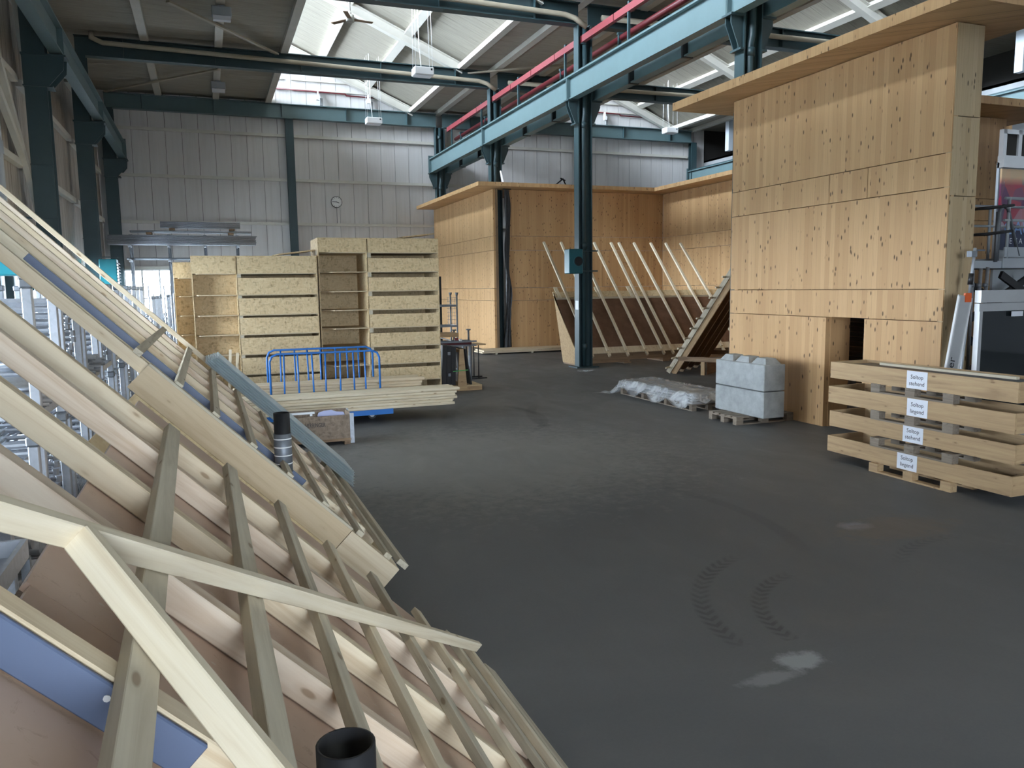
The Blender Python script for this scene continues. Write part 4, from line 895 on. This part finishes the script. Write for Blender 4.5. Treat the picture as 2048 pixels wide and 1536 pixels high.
for x, z in ((-1.9, 4.56), (1.0, 4.56), (-1.1, 4.72), (1.05, 4.72)): tag(bx(None, 'wood_block', (x-.1, 32.85, z), (x+.1, 33.35, z+.07), BROWNW), 'brown wooden block separating the pipes of the high rack', 'block', 'wooden blocks in the high rack')
for j in range(4): tag(cyl(None, 'long_pipe', (-2.7, 32.85+j*.2, 3.65), (1.6, 32.85+j*.2, 3.65), .035, GALVD, 8), 'dark galvanised pipe on the lower arms of the high rack', 'pipe', 'pipes on the lower arms of the high rack')

# ------------------------------------------------------------------ galvanised stillages along the side wall
def stillage(x0, x1, y0, y1, z, label, h=1.22):
    t = thing('stacking_rack', label, 'rack', ((x0+x1)/2, (y0+y1)/2, z))
    for x in (x0, x1):
        for y in (y0, y1):
            bx(t, 'post', (x-.04, y-.04, z), (x+.04, y+.04, z+h-.08), GALV, .008); bx(t, 'post_cup', (x-.052, y-.052, z+h-.08), (x+.052, y+.052, z+h), GALVD, .012)
    for y in (y0, y1): bx(t, 'base_rail', (x0, y-.03, z+.1), (x1, y+.03, z+.17), GALV)
    for x in (x0, x1): bx(t, 'base_rail', (x-.03, y0, z+.1), (x+.03, y1, z+.17), GALV)
    for i in range(3): bx(t, 'base_slat', (x0+(x1-x0)*(i+1)/4-.03, y0, z+.13), (x0+(x1-x0)*(i+1)/4+.03, y1, z+.17), GALV)
    return t
_proto = {}
def scaffold_frame(L, Wd):
    """one galvanised frame lying flat: two long tubes, rungs, couplings; joined"""
    k = (L, Wd)
    if k not in _proto:
        it = [((-L/2, s*Wd/2, 0), (L/2, s*Wd/2, 0), .022) for s in (-1, 1)]+[((x, -Wd/2, 0), (x, Wd/2, 0), .016) for x in (-L/2+.08, -L/6, L/6, L/2-.08)]
        it += [((s*L/2, q*Wd/2, -.03), (s*L/2, q*Wd/2, .03), .03) for s in (-1, 1) for q in (-1, 1)]
        o = merged(None, 'scaffold_ladder', it, GALV); _proto[k] = o.data; bpy.data.objects.remove(o)
    return _proto[k]
random.seed(21)
YR = [6.35, 7.75, 9.15, 10.6, 12.1, 13.7, 15.4, 17.2, 19.2]
ORD = ['first', 'second', 'third', 'fourth', 'fifth', 'sixth', 'seventh', 'eighth', 'ninth', 'tenth']
kinds_up = {1: 'tube', 2: 'frame', 3: 'tube', 4: 'frame', 5: 'mesh', 6: 'tube', 7: 'frame', 8: 'tube'}
kinds_lo = {0: 'big', 1: 'frame', 2: 'mesh', 3: 'frame', 4: 'tube', 5: 'mesh', 6: 'frame', 7: 'tube', 8: 'mesh'}
BIN = {}
def fill(kind, x0, x1, y0, y1, z, where):
    ym = (y0+y1)/2
    if kind == 'frame':
        for k in range(13):
            o = link('scaffold_ladder', scaffold_frame(round(x1-x0-.12, 2), round(y1-y0-.2, 2)), Matrix.Translation(((x0+x1)/2+random.uniform(-.03, .03), ym+random.uniform(-.02, .02), z+.21+k*.073)))
            tag(o, 'galvanised scaffold frame lying flat in the %s rack' % where, 'scaffold frame', 'scaffold frames stacked in the %s rack' % where)
    elif kind in ('tube', 'big'):
        r = .024 if kind == 'tube' else .052; n = 9 if kind == 'tube' else 5
        for k in range(4 if kind == 'tube' else 4):
            for j in range(n):
                y = y0+.09+j*(y1-y0-.18)/(n-1)+(k % 2)*r*.6
                a = random.uniform(-.12, .12)
                o = cyl(None, 'scaffold_tube', (x0+.05+random.uniform(-.05, .1), y-a*.4, z+.17+r+k*(2*r+.004)), (x1+random.uniform(-.05, .12), y+a*.4, z+.17+r+k*(2*r+.004)), r, GALV if kind == 'tube' else GALVD, 10)
                tag(o, 'galvanised %s lying in the %s rack' % ('tube' if kind == 'tube' else 'large pipe', where), 'tube', 'tubes in the %s rack' % where)
    else:
        it = []
        for i in range(12): a = x0+.05+i*(x1-x0-.1)/11; it.append(((a, y0+.02, z+.18), (a, y0+.02, z+.75), .004))
        for i in range(9): b = z+.2+i*.068; it += [((x0+.05, y0+.02, b), (x1-.02, y0+.02, b), .004), ((x1-.02, y0+.02, b), (x1-.02, y1-.02, b), .004)]
        for i in range(12): a = y0+.05+i*(y1-y0-.1)/11; it.append(((x1-.02, a, z+.18), (x1-.02, a, z+.75), .004))
        t = thing('mesh_basket', 'wire mesh basket full of couplers in the %s rack' % where, 'basket', ((x0+x1)/2, ym, z+.18))
        merged(t, 'wire_mesh', it, GALV, loc=((x0+x1)/2, ym, z+.4)); bx(t, 'basket_floor', (x0+.05, y0+.03, z+.172), (x1-.03, y1-.03, z+.19), GALVD)
        it = []
        for i in range(260):
            c = Vector((random.uniform(x0+.1, x1-.1), random.uniform(y0+.1, y1-.1), z+.22+random.random()*.48)); d = Vector((random.gauss(0, 1), random.gauss(0, 1), random.gauss(0, 1))).normalized()*.055
            it.append((c-d, c+d, random.choice((.02, .03, .036))))
        o = merged(t, 'couplers', it, GALV, loc=((x0+x1)/2, ym, z+.4)); o['kind'] = 'stuff'
for i, y0 in enumerate(YR):
    x0, x1 = -2.85, -1.42; y1 = y0+1.14
    stillage(x0, x1, y0, y1, 0, 'galvanised stacking rack on the floor, %s from the camera' % ORD[i])
    fill(kinds_lo[i], x0, x1, y0, y1, 0, '%s lower' % ORD[i])
    if i in kinds_up:
        stillage(x0, x1, y0, y1, 1.23, 'galvanised stacking rack standing on another one, %s from the camera' % ORD[i], 1.3)
        fill(kinds_up[i], x0, x1, y0, y1, 1.23, '%s upper' % ORD[i])
for i, y0 in enumerate((22.5, 24.5, 30.6)):
    stillage(-2.7, -1.3, y0, y0+1.3, 0, 'galvanised rack with tall posts before the far window, %s one' % ('first', 'second', 'last')[i], 2.3)
    fill(('tube', 'mesh', 'frame')[i], -2.7, -1.3, y0, y0+1.3, 0, '%s far' % ('first', 'second', 'last')[i]); fill(('mesh', 'tube', 'mesh')[i], -2.7, -1.3, y0, y0+1.3, .95, '%s far high' % ('first', 'second', 'last')[i])
for i in range(7):
    t = thing('trestle', 'galvanised trestle frame standing upright before the far window', 'scaffold frame', (-1.9+.35*i, 27, 0), 'trestle frames standing before the far window')
    x = -1.75+.3*i; y = 26.5+.35*(i % 3)
    merged(t, 'tubes', [((x-.1, y, 0), (x-.1, y, 2.6-.25*(i % 2)), .022), ((x+.1, y, 0), (x+.1, y, 2.6-.25*(i % 2)), .022)]+[((x-.1, y, z), (x+.1, y, z), .016) for z in (.4, .9, 1.4, 1.9)]+[((x-.1, y, .9), (x+.1, y, 1.4), .012)], GALV, loc=(x, y, 0))
# grey tray and ribbed stack low beside the near frame
t = thing('metal_tray', 'open galvanised steel tray on a stack beside the nearest roof frame', 'tray', (-1.3, 5.3, 0))
bx(t, 'tray_floor', (-1.75, 4.55, .78), (-1.12, 5.5, .80), GALV)
for lo, hi in (((-1.75, 4.55, .80), (-1.72, 5.5, .9)), ((-1.15, 4.55, .8), (-1.12, 5.5, .9)), ((-1.72, 5.47, .8), (-1.15, 5.5, .9)), ((-1.72, 4.55, .8), (-1.15, 4.58, .9))): bx(t, 'tray_side', lo, hi, GALV)
for x in (-1.74, -1.16):
    for y in (4.57, 5.45): bx(t, 'leg', (x, y, 0), (x+.05, y+.05, .78), GALVD)
for i in range(8): tag(bx(None, 'grey_plank', (-1.1, 4.6, .02+.08*i), (-.82, 6.0, .085+.08*i), PALLETW), 'dark plank in the pile between tray and nearest roof frame', 'plank', 'dark planks beside the steel tray')
for i in range(8): tag(cyl(None, 'scaffold_tube', (-.98+.06*(i % 4), 6.2, .06+.07*(i//4)), (-.98+.06*(i % 4), 8.4, .06+.07*(i//4)), .024, GALVD, 8), 'dull tube on the floor behind the nearest roof frame', 'tube', 'dull tubes on the floor behind the nearest frame')

# ------------------------------------------------------------------ the two roof practice frames beside the camera
CC = .76
def P(s, y, t_=0.):
    x = (s*R2-CC)/2; z = EYE-CC-x; return Vector((x-t_/R2, y, z-t_/R2))
UPN = Vector((1, 0, 1)).normalized()
def rafter(t, y, s0, s1, m, w=.065, t0=.036, t1=.115, bev=.003, name='rafter', label=None):
    return beam(t, name, P(s0, y, (t0+t1)/2), P(s1, y, (t0+t1)/2), w, t1-t0, m, up=UPN, bev=bev, label=label)
def batten(t, s, y0, y1, m, w=.058, h=.036, ds=0., name='batten', base=.0):
    return beam(t, name, P(s, y0, h/2-base), P(s+ds, y1, h/2-base), w, h-.001, m, up=UPN, bev=.002)
def sheet_s(t, name, s0, s1, y0, y1, t0, t1, m, label=None):
    return beam(t, name, P(s0, (y0+y1)/2, (t0+t1)/2), P(s1, (y0+y1)/2, (t0+t1)/2), y1-y0, t1-t0, m, up=UPN, label=label)
def body(t, y0, y1, s0, s1, tt, chk):
    a = P(s0, 0, tt); b = P(s1, 0, tt)
    for y in (y0, y1-.02): prism(t, 'cheek_board', [(a.x-.03, .03), (a.x-.03, a.z-.05), (b.x, b.z-.02), (b.x, .03)], 'y', y, y+.02, chk)
    bx(t, 'back_board', (a.x-.05, y0, .03), (a.x-.03, y1, a.z-.04), OSBD); bx(t, 'front_board', (b.x, y0, .03), (b.x+.02, y1, b.z-.02), OSBD)
    for y in (y0, (y0+y1)/2-.05, y1-.1): bx(t, 'skid', (a.x, y, 0), (b.x, y+.1, .03), BROWNW)
t = thing('practice_roof', 'nearest roof practice frame with brown scuffed boards, crossing braces and pale battens', 'roof frame', (.5, 2.4, 0))
sheet_s(t, 'brown_board', .15, 2.52, .15, 1.74, .117, .137, PLY); sheet_s(t, 'brown_board', .14, 2.50, 1.745, 4.54, .118, .138, PLY)
for y, m, lo in ((.72, PINE, -1.2), (1.425, PINE, -2.6), (2.08, PINE_P, -2.7), (2.645, PINE, -2.7), (3.25, PINE_P, -2.7), (3.74, PINE, -2.7)):
    rafter(t, y, lo, 2.46, m)
rafter(t, 1.381, -2.6, .52, BLUEF, w=.012, t0=.040, t1=.108, name='blue_strip', label='slate blue laminate strip')
cyl(t, 'screw_head', P(.33, 1.376, .06), P(.33, 1.372, .06), .006, WHITEC, 8)
for i, (s, y1, de) in enumerate(((.304, 3.76, .062), (.632, 3.92, .035), (.952, 4.02, .012), (1.27, 3.98, .02), (1.60, 4.08, .035), (1.925, 4.06, .035), (2.205, 4.14, .02), (2.40, 4.2, .02))):
    batten(t, s+de, .65, y1, PINE_G if i < 3 else PINE_W if i % 2 else PINE_G, ds=-de, w=.062 if i < 2 else .05)
batten(t, 2.50, .65, 4.05, PINE_G, w=.09, h=.045, name='eaves_batten')
beam(t, 'cross_brace', P(-.45, 1.03, -.028), P(2.43, 4.18, -.028), .032, .054, PINE_W, up=UPN, bev=.003)
beam(t, 'cross_brace', P(.15, 1.665, -.030), P(.62, 1.205, -.030), .034, .058, PINE_W, up=UPN, bev=.003)
body(t, .2, 4.5, .16, 2.45, .14, OSB)
pipe_mesh = []
def vent(t, x, y, z0, z1, r=.056):
    n = 28; vs = []; fs = []
    for rr, z in ((r, z0), (r, z1), (r-.006, z1), (r-.006, z0)):
        for i in range(n): a = 2*math.pi*i/n; vs.append((rr*math.cos(a), rr*math.sin(a), z-z0))
    for k in range(3):
        for i in range(n): fs.append([k*n+i, k*n+(i+1) % n, (k+1)*n+(i+1) % n, (k+1)*n+i])
    link('vent_pipe', mesh_of('vent_pipe', vs, fs, BLACK, True), Matrix.Translation((x, y, z0)), t, 'black vent pipe')
vent(t, .198, 1.43, 1.2, 1.545)

t = thing('practice_roof', 'second roof practice frame behind the nearest one, with a tan fascia board and zinc sheets on it', 'roof frame', (.5, 7.2, 0))
sheet_s(t, 'brown_board', .12, 2.2, 5.40, 7.4, .117, .137, PLY); sheet_s(t, 'brown_board', .12, 2.42, 7.405, 9.35, .117, .137, PLY)
sheet_s(t, 'fascia_board', .06, 1.76, 5.335, 5.385, .035, .215, CREAM, label='tan fascia board')
sheet_s(t, 'fascia_cap', .06, 1.76, 5.33, 5.398, .018, .034, PINE_G)
sheet_s(t, 'end_board', 1.765, 2.22, 5.335, 5.398, .036, .25, PINE); sheet_s(t, 'end_block', 1.77, 2.16, 5.44, 5.9, .20, .24, PINE)
for y, m, lo in ((5.435, PINE, -2.7), (6.09, PINE_W, -2.7), (6.68, PINE, -2.7), (7.28, PINE_P, -2.7), (7.88, PINE, -2.7), (8.42, PINE_P, -2.7)):
    rafter(t, y, lo, 2.22, m)
rafter(t, 9.2, -2.05, 1.2, PINE, w=.05, t0=.0, t1=.05, name='loose_rafter')
rafter(t, 6.045, -.95, 1.25, BLUEF, w=.012, t0=.036, t1=.088, name='blue_strip', label='slate blue laminate strip'); rafter(t, 6.045, 1.33, 1.46, BLUEF, w=.012, t0=.036, t1=.088, name='blue_strip', label='slate blue laminate strip')
for i, (s, y1) in enumerate(((-.036, 8.55), (.272, 8.7), (.566, 8.5), (.877, 8.45), (1.188, 8.3), (1.507, 8.3), (1.834, 8.3), (2.10, 8.4))):
    batten(t, s, 5.37, y1, PINE_G, w=.055)
batten(t, 2.33, 5.62, 9.25, PINE_G, w=.09, h=.045, name='eaves_batten'); batten(t, 2.22, 5.5, 9.2, PINE_W, w=.05, h=.06, name='eaves_batten', base=-.04)
body(t, 5.36, 9.35, .14, 1.74, .14, OSB)
sheet_s(t, 'strand_board_strip', .12, 1.72, 5.325, 5.358, .216, .62, OSB)
vent(t, .45, 5.82, 1.12, 1.53, .057)
cyl(t, 'duct_sleeve', (.45, 5.82, 1.10), (.45, 5.82, 1.38), .062, GALVD, 24, label='grey tape wrapped sleeve')
for z in (1.16, 1.22, 1.28, 1.34): cyl(t, 'tape_ring', (.45, 5.82, z), (.45, 5.82, z+.008), .064, WHITEC, 24)
for k in range(6):
    y0 = 8.40+.035*k; n = 3; vs, fs = [], []; s0, s1 = .46+.012*k, 2.46-.01*k
    prof = [(0, .012), (.012, 0), (.07, 0), (.09, .016), (.12, .016), (.14, 0), (.22, 0), (.24, .016), (.27, .016), (.29, 0)]
    Q = [(j*.30+a_, h_) for j in range(n) for a_, h_ in prof[:-1]]+[(n*.30, 0)]
    o0 = P(s0, y0)
    for yy, h in Q:
        for s_ in (s0, s1): vs.append(P(s_, y0+yy*(.95-.03*k), -.004-.021*k-h))
    for j in range(len(Q)-1): fs.append([2*j, 2*j+1, 2*j+3, 2*j+2])
    o = link('zinc_sheet', mesh_of('zinc_sheet', [v-o0 for v in vs], fs, ZINC), Matrix.Translation(o0)); tag(o, 'ribbed zinc sheet in the pack lying down the slope of the second roof frame', 'metal sheet', 'zinc sheets on the second roof frame')
    sm = o.modifiers.new('solid', 'SOLIDIFY'); sm.thickness = .004
for i, x in enumerate((.12, .2)):
    tag(beam(None, 'white_lath', (x-.03, 9.75+.1*i, 0), (x+.1, 9.8+.1*i, 1.72-.05*i), .03, .03, PINE_W, up=(1, 0, 0)), 'short pale lath sticking up behind the zinc sheets', 'lath', 'laths behind the zinc sheets')
